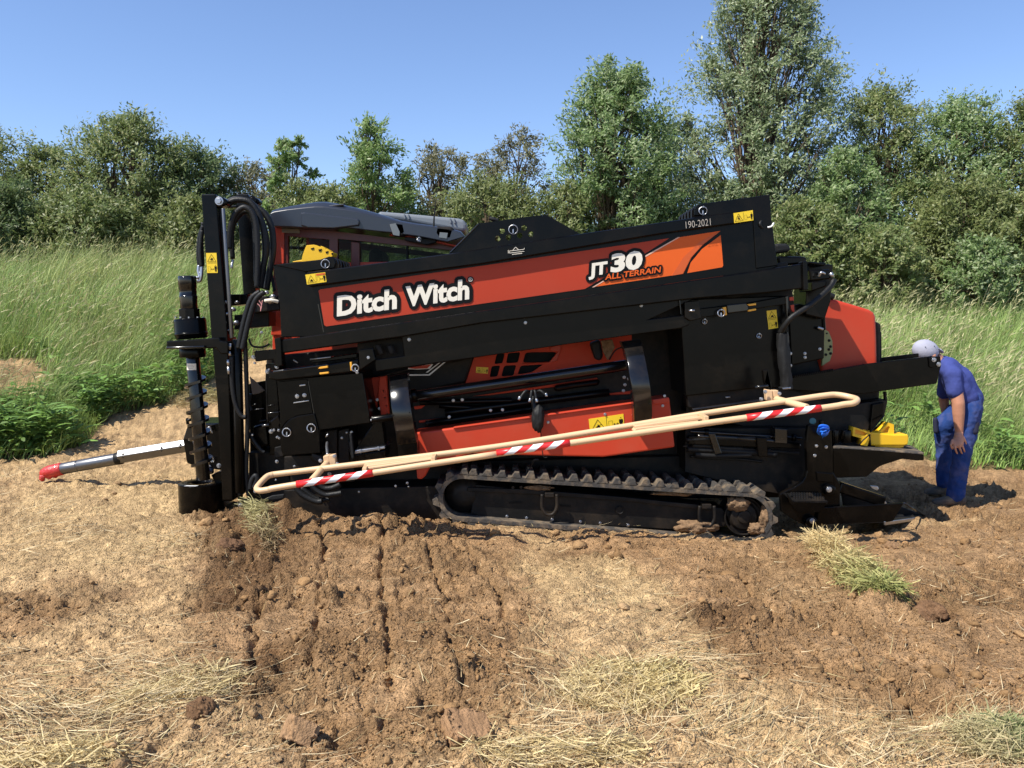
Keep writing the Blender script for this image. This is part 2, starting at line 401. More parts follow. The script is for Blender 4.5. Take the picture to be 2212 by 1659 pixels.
def tube(name, pts, r, m, parent, n=10, smooth=True, closed=False, per=6, label=None):
    if smooth: pts = smooth_path(pts, per)
    return link(name, bm_mesh(tube_bm(pts, r, n, closed=closed), name), parent, m, label=label)
def hose(pxy, Ys, r, parent, m='hose', name='hose'):
    if not isinstance(Ys, (list, tuple)): Ys = [Ys]*len(pxy)
    return tube(name, [P(u, v, Y) for (u, v), Y in zip(pxy, Ys)], r, m, parent)
def bar(name, p0, p1, w, h, m, parent, bevel=.004, bm=None):
    """box from p0 to p1, w across (in depth direction), h high"""
    p0 = Vector(p0); p1 = Vector(p1); d = (p1-p0).normalized(); y = Vector((0, 1, 0)); x = d.cross(y)
    if x.length < .1: x = Vector((1, 0, 0)); y = d.cross(x)
    x.normalize(); y = x.cross(d).normalized(); own = bm is None; bm = bm or bmesh.new()
    A = [bm.verts.new(p0-ROOT+x*h/2*a+y*w/2*b) for a, b in ((-1,-1),(1,-1),(1,1),(-1,1))]
    B = [bm.verts.new(p1-ROOT+x*h/2*a+y*w/2*b) for a, b in ((-1,-1),(1,-1),(1,1),(-1,1))]
    bm.faces.new(A[::-1]); bm.faces.new(B)
    for i in range(4): bm.faces.new((A[i], A[(i+1) % 4], B[(i+1) % 4], B[i]))
    if own: return link(name, bm_mesh(bm, name), parent, m, bevel=bevel)
    return bm
def bolt(uv, Y, parent, r=.011, m='zinc', h=.014, washer=True):
    r *= .82; p = P(*uv, Y); bm = cyl_bm(p, p-Vector((0, h, 0)), r, r*.95, 6)
    if washer: cyl_bm(p, p-Vector((0, .004, 0)), r*1.45, r*1.4, 16, bm)
    return link('bolt', bm_mesh(bm, 'bolt'), parent, m, bevel=.0015)
def ringpin(uv, Y, parent, rpx, wire=.0035, m='zinc'):
    p = P(*uv, Y-.012); R = PXL(rpx, Y)
    pts = [p+Vector((R*math.cos(t), -.004*math.sin(2*t), R*math.sin(t))) for t in [2*math.pi*i/22 for i in range(22)]]
    bm = tube_bm(pts, wire, 6, closed=True)
    q = p+Vector((0, 0, R)); cyl_bm(q+Vector((0, .03, 0)), q-Vector((0, .012, 0)), .006, .006, 8, bm)
    cyl_bm(p+Vector((0, .004, R*.1)), p+Vector((0, .002, -R*.75)), .0055, .0055, 8, bm)
    return link('linch_pin', bm_mesh(bm, 'linch_pin'), parent, m)
def sticker(q, Y, parent, lay, extra_bar=False, icon=0):
    """q: corners TL, TR, BR, BL in the picture; yellow plate with printed pictograms"""
    o = plate('warning_sticker', q, Y-.004, .004, 'sticker', parent, bevel=0)
    c = [P(u, v, Y-.006) for u, v in q]; bm = bmesh.new()
    def at(s, t): return (c[0]*(1-s)+c[1]*s)*(1-t)+(c[3]*(1-s)+c[2]*s)*t-ROOT
    def face(pts):
        bm.faces.new([bm.verts.new(at(*p)) for p in pts])
    def line(a, b, w):
        asp = (c[1]-c[0]).length/(c[3]-c[0]).length
        dx, dy = (b[0]-a[0])*asp, b[1]-a[1]; L = math.hypot(dx, dy); nx, ny = -dy/L*w/2, dx/L*w/2
        face([(a[0]+nx/asp, a[1]+ny), (b[0]+nx/asp, b[1]+ny), (b[0]-nx/asp, b[1]-ny), (a[0]-nx/asp, a[1]-ny)])
    def cell(s0, t0, s1, t1):
        return lambda s, t: (s0+(s1-s0)*s, t0+(t1-t0)*t)
    if lay == 'h': A = cell(0, 0, .5, 1); B = cell(.5, 0, 1, 1); line((.5, .06), (.5, .94), .02)
    else: A = cell(0, 0, 1, .5); B = cell(0, .5, 1, 1); line((.06, .5), (.94, .5), .015)
    w = .034 if lay == 'h' else .018
    tri = [A(.5, .14), A(.9, .86), A(.1, .86)]
    for i in range(3): line(tri[i], tri[(i+1) % 3], w)
    face([A(.36, .76), A(.5, .50), A(.58, .56), A(.66, .76), A(.55, .72), A(.48, .66)])
    if icon == 0: line(A(.36, .42), A(.64, .42), w*1.4); line(A(.5, .46), A(.38, .62), w)
    elif icon == 1: line(A(.3, .8), A(.72, .62), w); line(A(.35, .62), A(.68, .8), w)
    else: line(A(.35, .66), A(.68, .50), w); line(A(.5, .45), A(.44, .8), w)
    for a, b in (((.12, .36), (.12, .82)), ((.12, .82), (.34, .82)), ((.34, .82), (.34, .36)), ((.34, .36), (.12, .36))): line(B(*a), B(*b), w*.45)
    line(B(.44, .62), B(.64, .62), w*.8); face([B(.38, .62), B(.47, .54), B(.47, .70)]); face([B(.70, .62), B(.61, .54), B(.61, .70)])
    hd = B(.83, .24); asp = (c[1]-c[0]).length/(c[3]-c[0]).length; hr = w*1.1
    face([(hd[0]+hr*math.cos(t)/asp, hd[1]+hr*math.sin(t)) for t in [2*math.pi*i/8 for i in range(8)]])
    face([B(.72, .34), B(.94, .34), B(.94, .60), B(.90, .60), B(.90, .88), B(.85, .88), B(.83, .64), B(.81, .88), B(.76, .88), B(.76, .60), B(.72, .60)])
    me = bpy.data.meshes.new('pictogram'); bm.to_mesh(me); bm.free(); link('pictogram', me, o, 'decal_black')
    if extra_bar:
        bm = bmesh.new(); cc = [B(.06, .06), B(.96, .06), B(.96, .24), B(.06, .24)]; bm.faces.new([bm.verts.new(at(*p)) for p in cc])
        me = bpy.data.meshes.new('warning_bar'); bm.to_mesh(me); bm.free(); link('warning_bar', me, o, 'decal_orange_dark')
    return o
def text_mesh(s, offset, shear, res=3):
    cu = bpy.data.curves.new('t', 'FONT'); cu.body = s; cu.size = 1; cu.offset = offset; cu.shear = shear; cu.resolution_u = res
    ob = bpy.data.objects.new('t', cu); me = bpy.data.meshes.new_from_object(ob); bpy.data.objects.remove(ob)
    co = np.array([v.co[:2] for v in me.vertices]); fc = [list(p.vertices) for p in me.polygons]; bpy.data.meshes.remove(me); return co, fc
def text_on(name, s, uv0, uv1, hpx, Y, m, parent, bold=.02, shear=0., outline=0., om='decal_black', oname='lettering_outline'):
    """lettering on a plate: baseline from uv0 to uv1, ascender height hpx"""
    co, fc = text_mesh(s, bold, shear)
    p0 = P(*uv0, Y); p1 = P(*uv1, Y); ex = (p1-p0); Wd = ex.length; ex.normalize(); ez = Vector((-ex.z, 0, ex.x))
    x0, x1 = co[:, 0].min(), co[:, 0].max(); y1 = co[:, 1].max(); sx = Wd/(x1-x0); sy = PXL(hpx, Y)/y1
    def put(dy, sh):
        return [p0+ex*((x-x0)*sx+sh[0])+ez*(y*sy+sh[1])+Vector((0, dy, 0))-ROOT for x, y in co]
    if outline:
        vs = []; fs = []; R = PXL(outline, Y)
        for k in range(14):
            t = 2*math.pi*k/14; b = len(vs); vs += put(-.0040-.00008*k, (R*math.cos(t), R*math.sin(t))); fs += [[i+b for i in f] for f in fc]
        me = bpy.data.meshes.new(oname); me.from_pydata([v[:] for v in vs], [], fs); link(oname, me, parent, om)
    me = bpy.data.meshes.new(name); me.from_pydata([v[:] for v in put(-.0065, (0, 0))], [], fc); return link(name, me, parent, m)
def np_mesh(name, V, Q, col=None):
    """V (n,3), Q (m,4) quads"""
    me = bpy.data.meshes.new(name); V = np.ascontiguousarray(V, dtype=np.float32); Q = np.ascontiguousarray(Q, dtype=np.int32)
    me.vertices.add(len(V)); me.vertices.foreach_set('co', V.ravel()); k = Q.shape[1]
    me.loops.add(Q.size); me.loops.foreach_set('vertex_index', Q.ravel())
    me.polygons.add(len(Q)); me.polygons.foreach_set('loop_start', np.arange(0, Q.size, k, dtype=np.int32))
    me.update(calc_edges=True)
    if col is not None:
        a = me.color_attributes.new('Col', 'FLOAT_COLOR', 'POINT'); c = np.ones((len(V), 4), np.float32); c[:, :3] = col
        a.data.foreach_set('color', c.ravel())
    return me

# ------------------------------------------------------------------ the ground
rng = np.random.RandomState(7)
def build_ground():
    tin = np.linspace(-.56, .56, 620); s = np.linspace(0, 1, 60)[1:]
    tout = .56 + .9*s**1.3
    tt = np.concatenate([-tout[::-1], tin, tout])
    r0 = np.linspace(.3, 2.3, 14)[:-1]; r1 = 1/np.linspace(1/2.3, 1/9.0, 390); r2 = np.geomspace(9.0, 40, 110)[1:]; r3 = np.geomspace(40, 600, 24)[1:]
    yy = np.concatenate([r0, r1, r2, r3]); nx, ny = len(tt), len(yy)
    Y, T = np.meshgrid(yy, tt, indexing='ij'); X = (Y+2)*T
    x = X.ravel(); y = Y.ravel()
    M = ground_masks(x, y); z = G(x, y, M); dark, sand, straw = M
    # soil colours: dry crust, damp turned earth, bright subsoil, scraped plates
    n1 = fbm(x*1.7, y*1.7, 5, 201); n2 = fbm(x*11, y*11, 3, 203); n3 = fbm(x*2.9, y*5.5, 4, 207)
    dry = np.array([.53, .355, .180]); damp = np.array([.285, .170, .082]); sub = np.array([.52, .36, .180]); platec = np.array([.40, .245, .122])
    w = np.clip(dark*.95 + .25*n1 + .10*sstep(.15, .4, n3), 0, 1)[:, None]
    col = dry*(1-w) + damp*w
    wq = (softmask(x, y, DEEP, seed=170)*(.65+.5*n2))[:, None]; col = col*(1-wq)+np.array([.115, .062, .029])*wq
    wl = (sstep(.22, .5, n1+.2*n2)*(1-dark)*.6)[:, None]; col = col*(1-wl)+np.array([.20, .118, .062])*wl
    ws = np.clip(sand*(.75+.6*n2), 0, 1)[:, None]; col = col*(1-ws)+sub*ws
    pl = (sstep(-.02, .20, fbm(x*1.9+3, y*2.6, 3, 61))*dark*.7)[:, None]; col = col*(1-pl)+platec*pl
    col = col*(1+.22*n2[:, None])
    n4 = fbm(x*24, y*30, 3, 211); n5 = fbm(x*7, y*12, 4, 213)
    wd = (np.clip(sstep(.10, .42, n4)*.75+sstep(.12, .4, n5)*.65, 0, 1)*(1-.4*dark)*(1-.35*sand)*.8)[:, None]; col = col*(1-wd*.62)+np.array([.135, .082, .046])*wd*.62
    wl2 = (sstep(.15, .5, -n4)*.35)[:, None]; col = col*(1+wl2*.6)
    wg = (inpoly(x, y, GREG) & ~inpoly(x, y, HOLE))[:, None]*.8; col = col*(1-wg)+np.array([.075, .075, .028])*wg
    iy, ix = np.meshgrid(np.arange(ny-1), np.arange(nx-1), indexing='ij'); a = (iy*nx+ix).ravel()
    Q = np.stack([a, a+1, a+nx+1, a+nx], 1)
    me = np_mesh('ground', np.stack([x, y, z], 1), Q, np.clip(col, .01, 1))
    m = mat('soil', (.3, .2, .1), .95, spec=.12, attr='Col', var=.30, vscale=28, bump=1.0, bscale=75)
    # a second, finer relief
    t = m.node_tree; b = t.nodes['Principled BSDF']; bp = [n for n in t.nodes if n.type == 'BUMP'][0]; bp.inputs['Distance'].default_value = .03
    tc = [n for n in t.nodes if n.type == 'TEX_COORD'][0]
    v = t.nodes.new('ShaderNodeTexVoronoi'); v.inputs['Scale'].default_value = 95; b2 = t.nodes.new('ShaderNodeBump'); b2.invert = True
    b2.inputs['Strength'].default_value = .55; b2.inputs['Distance'].default_value = .014
    t.links.new(tc.outputs['Object'], v.inputs['Vector']); t.links.new(v.outputs[0], b2.inputs['Height']); t.links.new(bp.outputs[0], b2.inputs['Normal'])
    t.links.new(b2.outputs[0], b.inputs['Normal'])
    o = link('ground', me, None, 'soil', kind='structure', smooth=True); return o

def gcol(x, y, dark):
    n = fbm(x*1.7, y*1.7, 4, 201)
    w = np.clip(dark*.95+.25*n, 0, 1)[:, None]
    return np.array([.36, .235, .122])*(1-w)+np.array([.27, .158, .072])*w

# ------------------------------------------------------------------ blades (grass, straw)
def blades(base, up, lean, h, w, bend, col, rows=3, coltip=None, side=None):
    """ribbons: base (n,3), up (n,3), lean (n,3), h length, w width, bend 0..1"""
    n = len(base); ts = np.linspace(0, 1, rows)
    if side is None: side = np.cross(up, lean)
    L = np.linalg.norm(side, axis=1, keepdims=True); side = side/np.maximum(L, 1e-6)
    V = np.zeros((n, rows, 2, 3)); K = np.zeros((n, rows, 2, 3))
    for i, t in enumerate(ts):
        c = base + up*(h*t*(1-.45*bend*t))[:, None] + lean*(h*bend*t*t)[:, None]
        ww = w*(1-.9*t**1.6)*.5
        V[:, i, 0] = c - side*ww[:, None]; V[:, i, 1] = c + side*ww[:, None]
        cc = col if coltip is None else col*(1-t)+coltip*t
        K[:, i, 0] = cc; K[:, i, 1] = cc
    b = (np.arange(n)*rows*2)[:, None]; q = []
    for i in range(rows-1):
        q.append(np.concatenate([b+2*i, b+2*i+1, b+2*i+3, b+2*i+2], 1))
    return V.reshape(-1, 3), np.concatenate(q), K.reshape(-1, 3)
def merge(parts):
    V = []; Q = []; K = []; o = 0
    for v, q, k in parts: V.append(v); Q.append(q+o); K.append(k); o += len(v)
    return np.concatenate(V), np.concatenate(Q), np.concatenate(K)
def unit(v): return v/np.maximum(np.linalg.norm(v, axis=1, keepdims=True), 1e-9)

LEFTG = poly_world([(-700,960),(0,958),(75,952),(120,915),(180,880),(260,855),(330,840),(395,815),(440,770),(470,745),(520,735),(600,730),(700,690),(1000,672),(1000,560),(-700,540)])
def grass_region():
    W0 = []
    for u, v in [(-500,1000),(-50,995),(50,995),(130,985),(190,962),(215,925),(240,898),(290,884),(350,876),(410,856),(455,822),(500,795),(540,775),(590,752)]:
        p = GPb(u, v); W0.append((p.x, p.y))
    left = W0 + [(-1.0, 10.6), (1.0, 9.9), (2.6, 9.4)]
    r = []
    for u, v in [(1900,930),(1960,985),(2050,1000),(2160,1015),(2260,1020),(2700,1040)]:
        p = GPb(u, v); r.append((p.x, p.y))
    front = left + r
    return np.array(front + [(30, 27), (-30, 27)]), np.array(front)
GREG, GFRONT = grass_region()
HOLE = poly_world([(-90,800),(40,800),(95,825),(105,860),(60,905),(-90,925)])
def scatter_region(n, y0, y1, bias=1.0):
    out = []
    while sum(len(o) for o in out) < n:
        y = 1/rng.uniform(1/y1, 1/y0, n*2)**bias if bias == 1 else rng.uniform(y0, y1, n*2)
        x = (y+1.2)*rng.uniform(-.78, .78, n*2)
        m = inpoly(x, y, GREG) & ~inpoly(x, y, HOLE)
        out.append(np.stack([x[m], y[m]], 1))
    return np.concatenate(out)[:n]
build_ground()
def build_grass():
    n = 95000; p = scatter_region(n, 6.8, 25); x, y = p.T
    z = G(x, y); big = fbm(x*.55, y*.55, 3, 301); med = fbm(x*1.6, y*1.6, 3, 303)
    fd = np.full(n, 9.0)
    for a, b in zip(GFRONT[:-1], GFRONT[1:]): fd = np.minimum(fd, segdist(x, y, a, b))
    edge = sstep(0, 1.1, fd)
    h = (.26+.42*edge)*(1+.35*med+.25*big)*rng.uniform(.6, 1.3, n)
    right = sstep(0, 3, x)
    h *= (1-.12*right)*(1+.30*fbm(x*2.6, y*2.6, 2, 307))
    la = fbm(x*.9, y*.9, 2, 309)*2.6+rng.normal(0, .75, n); lx = np.cos(la)+.15; ly = np.sin(la); lean = unit(np.stack([lx, ly, np.zeros(n)], 1))
    up = unit(np.stack([rng.normal(.12, .18, n), rng.normal(0, .18, n), np.ones(n)], 1))
    w = rng.uniform(.007, .014, n)*(1+.035*np.maximum(0, y-10)); bend = rng.uniform(.10, .75, n)
    k = rng.uniform(0, 1, (n, 1)); k2 = np.clip(.32+.8*big+.3*med+rng.normal(0, .22, n), 0, 1)[:, None]
    k = k**1.5; green = np.array([.085, .185, .030])*(1-k)+np.array([.36, .53, .11])*k
    pale = np.array([.36, .40, .13])*(1-k)+np.array([.74, .74, .36])*k
    k2 = k2*(.20+.65*edge[:, None]); col = green*(1-k2)+pale*k2; tip = col*.75+np.array([.5, .5, .25])*.25
    base = np.stack([x, y, z-.01], 1)
    parts = [blades(base, up, lean, h, w, bend, col, 3, tip, side=unit(np.cross(lean, up)+rng.normal(0, .9, (n, 3))))]
    # seed heads on thin stalks
    n = 15000; p = scatter_region(n, 7.6, 24); x, y = p.T; z = G(x, y)
    fd = np.full(n, 9.0)
    for a, b in zip(GFRONT[:-1], GFRONT[1:]): fd = np.minimum(fd, segdist(x, y, a, b))
    keep = (fd > .55) & (fbm(x*.6, y*.6, 3, 305)+.25*sstep(0, 3, x)+rng.normal(0, .2, n) > -.05); x, y, z = x[keep], y[keep], z[keep]; n = len(x)
    h = rng.uniform(.6, 1.05, n); lean = unit(np.stack([rng.normal(.8, .5, n), rng.normal(-.1, .5, n), np.zeros(n)], 1))
    up = unit(np.stack([rng.normal(.1, .1, n), rng.normal(0, .12, n), np.ones(n)], 1)); bend = rng.uniform(.08, .55, n)
    base = np.stack([x, y, z], 1); straw = np.array([.56, .52, .28])*rng.uniform(.75, 1.15, (n, 1))
    sc = 1+.035*np.maximum(0, y-10)
    parts.append(blades(base, up, lean, h, .0050*sc, bend, np.array([.20, .24, .08])*np.ones((n, 1)), 4, straw))
    tp = base+up*(h*(1-.45*bend))[:, None]+lean*(h*bend)[:, None]; dirn = unit(up*(1-.9*bend)[:, None]+lean*(2*bend)[:, None])
    drop = unit(lean*.8+np.array([0, 0, -1.0])); hl = rng.uniform(.07, .16, n)
    for s in range(2):
        sd = unit(np.cross(dirn, rng.normal(0, 1, (n, 3))))
        parts.append(blades(tp-dirn*(hl*.55)[:, None], dirn, drop, hl, .013*sc, np.full(n, .25), straw, 3, straw*1.05, side=sd))
    # broad weeds on the lower bank
    n = 1700; p = scatter_region(n*4, 7.0, 12.5); x, y = p.T
    fd = np.full(len(x), 9.0)
    for a, b in zip(GFRONT[:-1], GFRONT[1:]): fd = np.minimum(fd, segdist(x, y, a, b))
    m = (fd < .9+3.2*rng.uniform(0, 1, len(x))**3) & (fbm(x*1.1, y*1.1, 2, 311) > -.1) & ((x < -1) | ((x > 3) & (rng.uniform(0, 1, len(x)) < .16))); x, y = x[m][:n], y[m][:n]; n = len(x); z = G(x, y)
    for k in range(9):
        hh = rng.uniform(.03, .40, n); a = rng.uniform(0, 6.28, n); ln = unit(np.stack([np.cos(a), np.sin(a), np.zeros(n)], 1))
        b = np.stack([x+rng.normal(0, .05, n), y+rng.normal(0, .05, n), z+hh], 1); L = rng.uniform(.08, .20, n); W_ = L*rng.uniform(.22, .42, n)
        c = np.array([.145, .245, .055])*rng.uniform(.5, 1.5, (n, 1)); u_ = unit(np.stack([ln[:, 0]*.8, ln[:, 1]*.8, np.full(n, .6)], 1)); dn = unit(ln+np.array([0, 0, -.7]))
        sd = unit(np.stack([-np.sin(a), np.cos(a), rng.normal(0, .3, n)], 1))
        v, q, kk = blades(b, u_, dn, L, W_, np.full(n, .5), c, 4, c*1.15, side=sd)
        vv = v.reshape(n, 4, 2, 3); mid = (vv[:, 0, 0]+vv[:, 0, 1])/2; vv[:, 0] = mid[:, None]+(vv[:, 0]-mid[:, None])*.25    # pointed at the stalk
        parts.append((vv.reshape(-1, 3), q, kk))
    V, Q, K = merge(parts)
    link('grass', np_mesh('grass', V, Q, K), None, 'grassblade', kind='stuff')
build_grass()

def build_straw():
    n = 105000; y = 1/rng.uniform(1/9.5, 1/2.5, n); x = (y+.6)*rng.uniform(-.66, .66, n)
    M = ground_masks(x, y); dens = .05+.15*(1-M[0])*sstep(-.5, .3, fbm(x*1.4, y*2.2, 3, 407))+.40*M[2]*sstep(-.35, .25, fbm(x*2.6, y*2.6, 3, 401))
    m = rng.uniform(0, 1, n) < dens*.62; x, y = x[m], y[m]; n = len(x); st = M[2][m]; z = G(x, y)
    swirl = fbm(x*.8, y*.8, 2, 405)*3.0; a = swirl+rng.normal(.35, .65, n)
    d = np.stack([np.cos(a), np.sin(a)*.8, np.zeros(n)], 1); L = rng.uniform(.03, .16, n)*(1+.9*st)*rng.uniform(.6, 1.2, n)
    x1, y1 = x+d[:, 0]*L, y+d[:, 1]*L; z1 = G(x1, y1); d[:, 2] = (z1-z)/np.maximum(L, .01)+rng.normal(0, .10, n)
    lift = rng.exponential(.012, n)*(1+1.3*st); base = np.stack([x, y, z+lift+.003], 1)
    up = np.stack([rng.normal(0, .25, n), rng.normal(0, .25, n), rng.uniform(.1, .5, n)], 1)
    k = rng.uniform(0, 1, (n, 1)); col = np.array([.42, .29, .14])*(1-k)+np.array([.80, .66, .40])*k
    g = (rng.uniform(0, 1, n) < .16)[:, None]; col = np.where(g, np.array([.46, .38, .18]), col)*np.where(rng.uniform(0, 1, (n, 1)) < .2, .5, 1.0)
    w = rng.uniform(.0018, .0044, n)
    v1 = blades(base, d, up, L, w, rng.uniform(0, .55, n), col, 4, side=unit(np.stack([-d[:, 1], d[:, 0], rng.normal(0, .5, n)], 1)))
    link('straw', np_mesh('straw', v1[0], v1[1], v1[2]), None, 'strawblade', kind='stuff')
build_straw()

def ico_np(sub):
    bm = bmesh.new(); bmesh.ops.create_icosphere(bm, subdivisions=sub, radius=1); v = np.array([p.co[:] for p in bm.verts]); f = np.array([[q.index for q in t.verts] for t in bm.faces]); bm.free(); return v, f
HOLEC = HOLE.mean(0)
def build_clods():
    V0, F0 = ico_np(2); n = 3200; y = 1/rng.uniform(1/9.0, 1/2.6, n*3); x = (y+.5)*rng.uniform(-.62, .62, n*3)
    M = ground_masks(x, y); mound = np.exp(-(((x-HOLEC[0])/.9)**2+((y-HOLEC[1])/.8)**2)); ridge = np.exp(-((y-6.1)/.3)**2)*(x > -2.2)*(x < 3.8)
    cl = sstep(-.1, .45, fbm(x*1.6, y*1.6, 3, 501))
    m = rng.uniform(0, 1, n*3) < (.10+.38*M[0]*cl+.10*cl+.65*ridge+.9*mound)*.6*(1-.7*M[2]); x, y = x[m][:n], y[m][:n]; n = len(x); dark = M[0][m][:n]
    z = G(x, y); r = np.clip(rng.lognormal(-4.75, .55, n), .004, .038)*(1+.25*dark)
    Vs = []; lump = 1+.75*np.stack([fbm(V0[:, 0]*1.9+k*3.1+V0[:, 2], V0[:, 1]*1.9+k*1.7, 3, 600+k) for k in range(24)])
    kk = rng.randint(0, 24, n); sc = rng.uniform(.7, 1.3, (n, 3))*np.array([1.15, 1.0, .75]); ang = rng.uniform(0, 6.28, n)
    P0 = V0[None]*lump[kk][:, :, None]*sc[:, None, :]*r[:, None, None]; ca, sa = np.cos(ang)[:, None], np.sin(ang)[:, None]
    X = P0[:, :, 0]*ca-P0[:, :, 1]*sa+x[:, None]; Yv = P0[:, :, 0]*sa+P0[:, :, 1]*ca+y[:, None]; Z = P0[:, :, 2]+(z+r*.30)[:, None]
    col = gcol(x, y, dark)*rng.uniform(.75, 1.2, (n, 1)); K = np.repeat(col, len(V0), 0)
    Q = (F0[None]+(np.arange(n)*len(V0))[:, None, None]).reshape(-1, 3)
    link('soil_clods', np_mesh('soil_clods', np.stack([X, Yv, Z], 2).reshape(-1, 3), Q, K), None, 'soilclod', kind='stuff')
build_clods()
def build_crumbs():
    V0, F0 = ico_np(1); n = 11000; y = 1/rng.uniform(1/8.0, 1/2.6, n*3); x = (y+.5)*rng.uniform(-.62, .62, n*3)
    M = ground_masks(x, y); m = rng.uniform(0, 1, n*3) < (.12+.55*M[0]*sstep(-.3, .3, fbm(x*3, y*3, 3, 521)))*(1-.7*M[2]); x, y = x[m][:n], y[m][:n]; n = len(x); dark = M[0][m][:n]
    z = G(x, y); r = rng.uniform(.003, .0085, n); v = V0[None]*(r[:, None, None]*rng.uniform(.6, 1.4, (n, 1, 3)))*rng.uniform(.75, 1.25, (n, len(V0), 1)); v = v+np.stack([x, y, z+r*.4], 1)[:, None, :]
    col = gcol(x, y, dark)*rng.uniform(.65, 1.15, (n, 1)); Q = (F0[None]+(np.arange(n)*len(V0))[:, None, None]).reshape(-1, 3)
    link('soil_crumbs', np_mesh('soil_crumbs', v.reshape(-1, 3), Q, np.repeat(col, len(V0), 0)), None, 'soilclod', kind='stuff')
build_crumbs()

def big_clod(name, label, uv, size, col, seed, sub=5, slab=False):
    v, f = ico_np(sub); r = 1+.38*fbm(v[:, 0]*1.7+seed+v[:, 2]*.8, v[:, 1]*1.7-v[:, 2], 4, 700+seed)+.22*fbm(v[:, 0]*6+v[:, 2]*4, v[:, 1]*6-v[:, 2]*3, 3, 720+seed)
    v = v*r[:, None]
    if slab:
        v = np.clip(v, -.72, .72); v[:, 2] = np.clip(v[:, 2], -.6, .42)
        v += .05*np.stack([fbm(v[:, 0]*5, v[:, 2]*5+v[:, 1], 3, 3+seed)]*3, 1)
    g = GP(*uv); o = link(name, np_mesh(name, v*np.array(size), f, np.tile(col, (len(v), 1))), None, 'soilclod', smooth=True); o.location = g+Vector((0, 0, size[2]*.35))
    tag(o, label, 'dirt clod'); return o
o = big_clod('earth_slab', 'flat broken slab of smooth brown earth tilted up beside a dark crack at the bottom of the dirt', (1010, 1608), (.115, .10, .075), (.30, .175, .09), 1, slab=True); o.rotation_euler = (.35, .2, .4)
o = big_clod('earth_slab', 'pale upright slab of dried clay with a pointed top, in the lower left dirt', (650, 1590), (.085, .07, .085), (.33, .20, .105), 2, slab=True); o.rotation_euler = (-.5, .5, .2)
big_clod('dirt_clod', 'round dark brown dirt clod lying alone on the strawy lower left ground', (437, 1556), (.050, .05, .045), (.15, .085, .045), 3)
big_clod('dirt_clod', 'big crumbly brown dirt clod below the tail of the hay heap', (2010, 1335), (.085, .075, .06), (.17, .095, .05), 4)
big_clod('dirt_clod', 'small light brown dirt clod on the ridge behind the hay heap', (1925, 1200), (.045, .045, .038), (.25, .15, .08), 5)
big_clod('dirt_clod', 'dark earth lump at the foot of the black round base', (500, 1190), (.09, .07, .05), (.13, .072, .04), 6)

def tuft(name, label, a, b, width, hgt, n, cols, L=(.08, .26), cat='hay', lean=None, fall=.5):
    r = np.random.RandomState(len(label)*13+n)
    t = r.beta(1.3, 1.3, n); rad = np.sqrt(r.uniform(0, 1, n)); an = r.uniform(0, 6.28, n); ax = Vector(b)-Vector(a); ax.z = 0; nrm = Vector((-ax.y, ax.x, 0)).normalized()
    prof = np.sqrt(np.clip(1-(2*t-1)**2, 0, 1))*.75+.25
    off = np.cos(an)*rad*width*prof; x = a.x+ax.x*t+nrm.x*off; y = a.y+ax.y*t+nrm.y*off
    dome = np.sqrt(np.clip(1-(off/width)**2, 0, 1))*hgt*prof; z = G(x, y)+dome*r.uniform(.15, 1, n)
    base_a = math.atan2(ax.y, ax.x); az = base_a+r.normal(0, .8, n)+np.where(r.uniform(0, 1, n) < .5, 3.14, 0)
    d = np.stack([np.cos(az), np.sin(az), r.normal(.05, .35, n)], 1)
    if lean is not None: d = d*.7+np.array(lean)*.8
    d = unit(d); l = r.uniform(*L, n); base = np.stack([x, y, z], 1)-d*(l*.5)[:, None]; base[:, 2] = np.maximum(base[:, 2], G(base[:, 0], base[:, 1])+.004)
    dn = np.stack([r.normal(0, .4, n), r.normal(0, .4, n), -np.abs(r.normal(.6, .3, n))], 1)
    k = r.uniform(0, 1, (n, 1)); mixg = np.clip(t*1.5-.45+r.normal(0, .22, n), 0, 1)[:, None]
    col = (np.array(cols[0])*(1-k)+np.array(cols[1])*k)*(1-mixg)+(np.array(cols[2])*(1-k)+np.array(cols[3])*k)*mixg
    v, q, kk = blades(base, d, dn, l, r.uniform(.0024, .0052, n)*(1+.6*mixg[:, 0]), r.uniform(.1, fall+.25, n), col, 4, side=unit(np.cross(d, r.normal(0, 1, (n, 3)))))
    o = link(name, np_mesh(name, v, q, kk), None, 'strawblade'); tag(o, label, cat); return o
STRAWC = [(.46, .33, .15), (.76, .60, .30), (.17, .20, .05), (.42, .41, .15)]
tuft('hay_heap', 'heap of dry straw and green grass trailing down beside the rear track', GP(1762, 1200), GP(1925, 1322), .15, .11, 3900, STRAWC)
tuft('grass_clump', 'torn yellow grass clump with roots lying in the dug earth beside the round base', GP(540, 1125), GP(590, 1190), .075, .10, 800, [(.34, .30, .12), (.55, .50, .25), (.20, .13, .07), (.34, .24, .13)], cat='grass clump')
tuft('grass_clump', 'fresh green grass clump with dry stalks in the bottom right corner', GP(2090, 1618), GP(2260, 1600), .16, .10, 2200, [(.40, .33, .17), (.55, .47, .25), (.13, .20, .06), (.26, .32, .13)], cat='grass clump', L=(.06, .2))
tuft('straw_bunch', 'loose bunch of pale straw on the bare earth left of the black auger', GP(370, 880), GP(470, 850), .25, .10, 900, [(.40, .31, .15), (.60, .50, .26), (.30, .28, .10), (.44, .38, .17)], cat='straw')
tuft('straw_bunch', 'dense mat of pale cut straw in front of the rig, lower centre of the ground', GP(1230, 1520), GP(1480, 1450), .26, .03, 2000, [(.50, .38, .17), (.78, .63, .34), (.46, .37, .15), (.68, .56, .27)], cat='straw', L=(.06, .22))
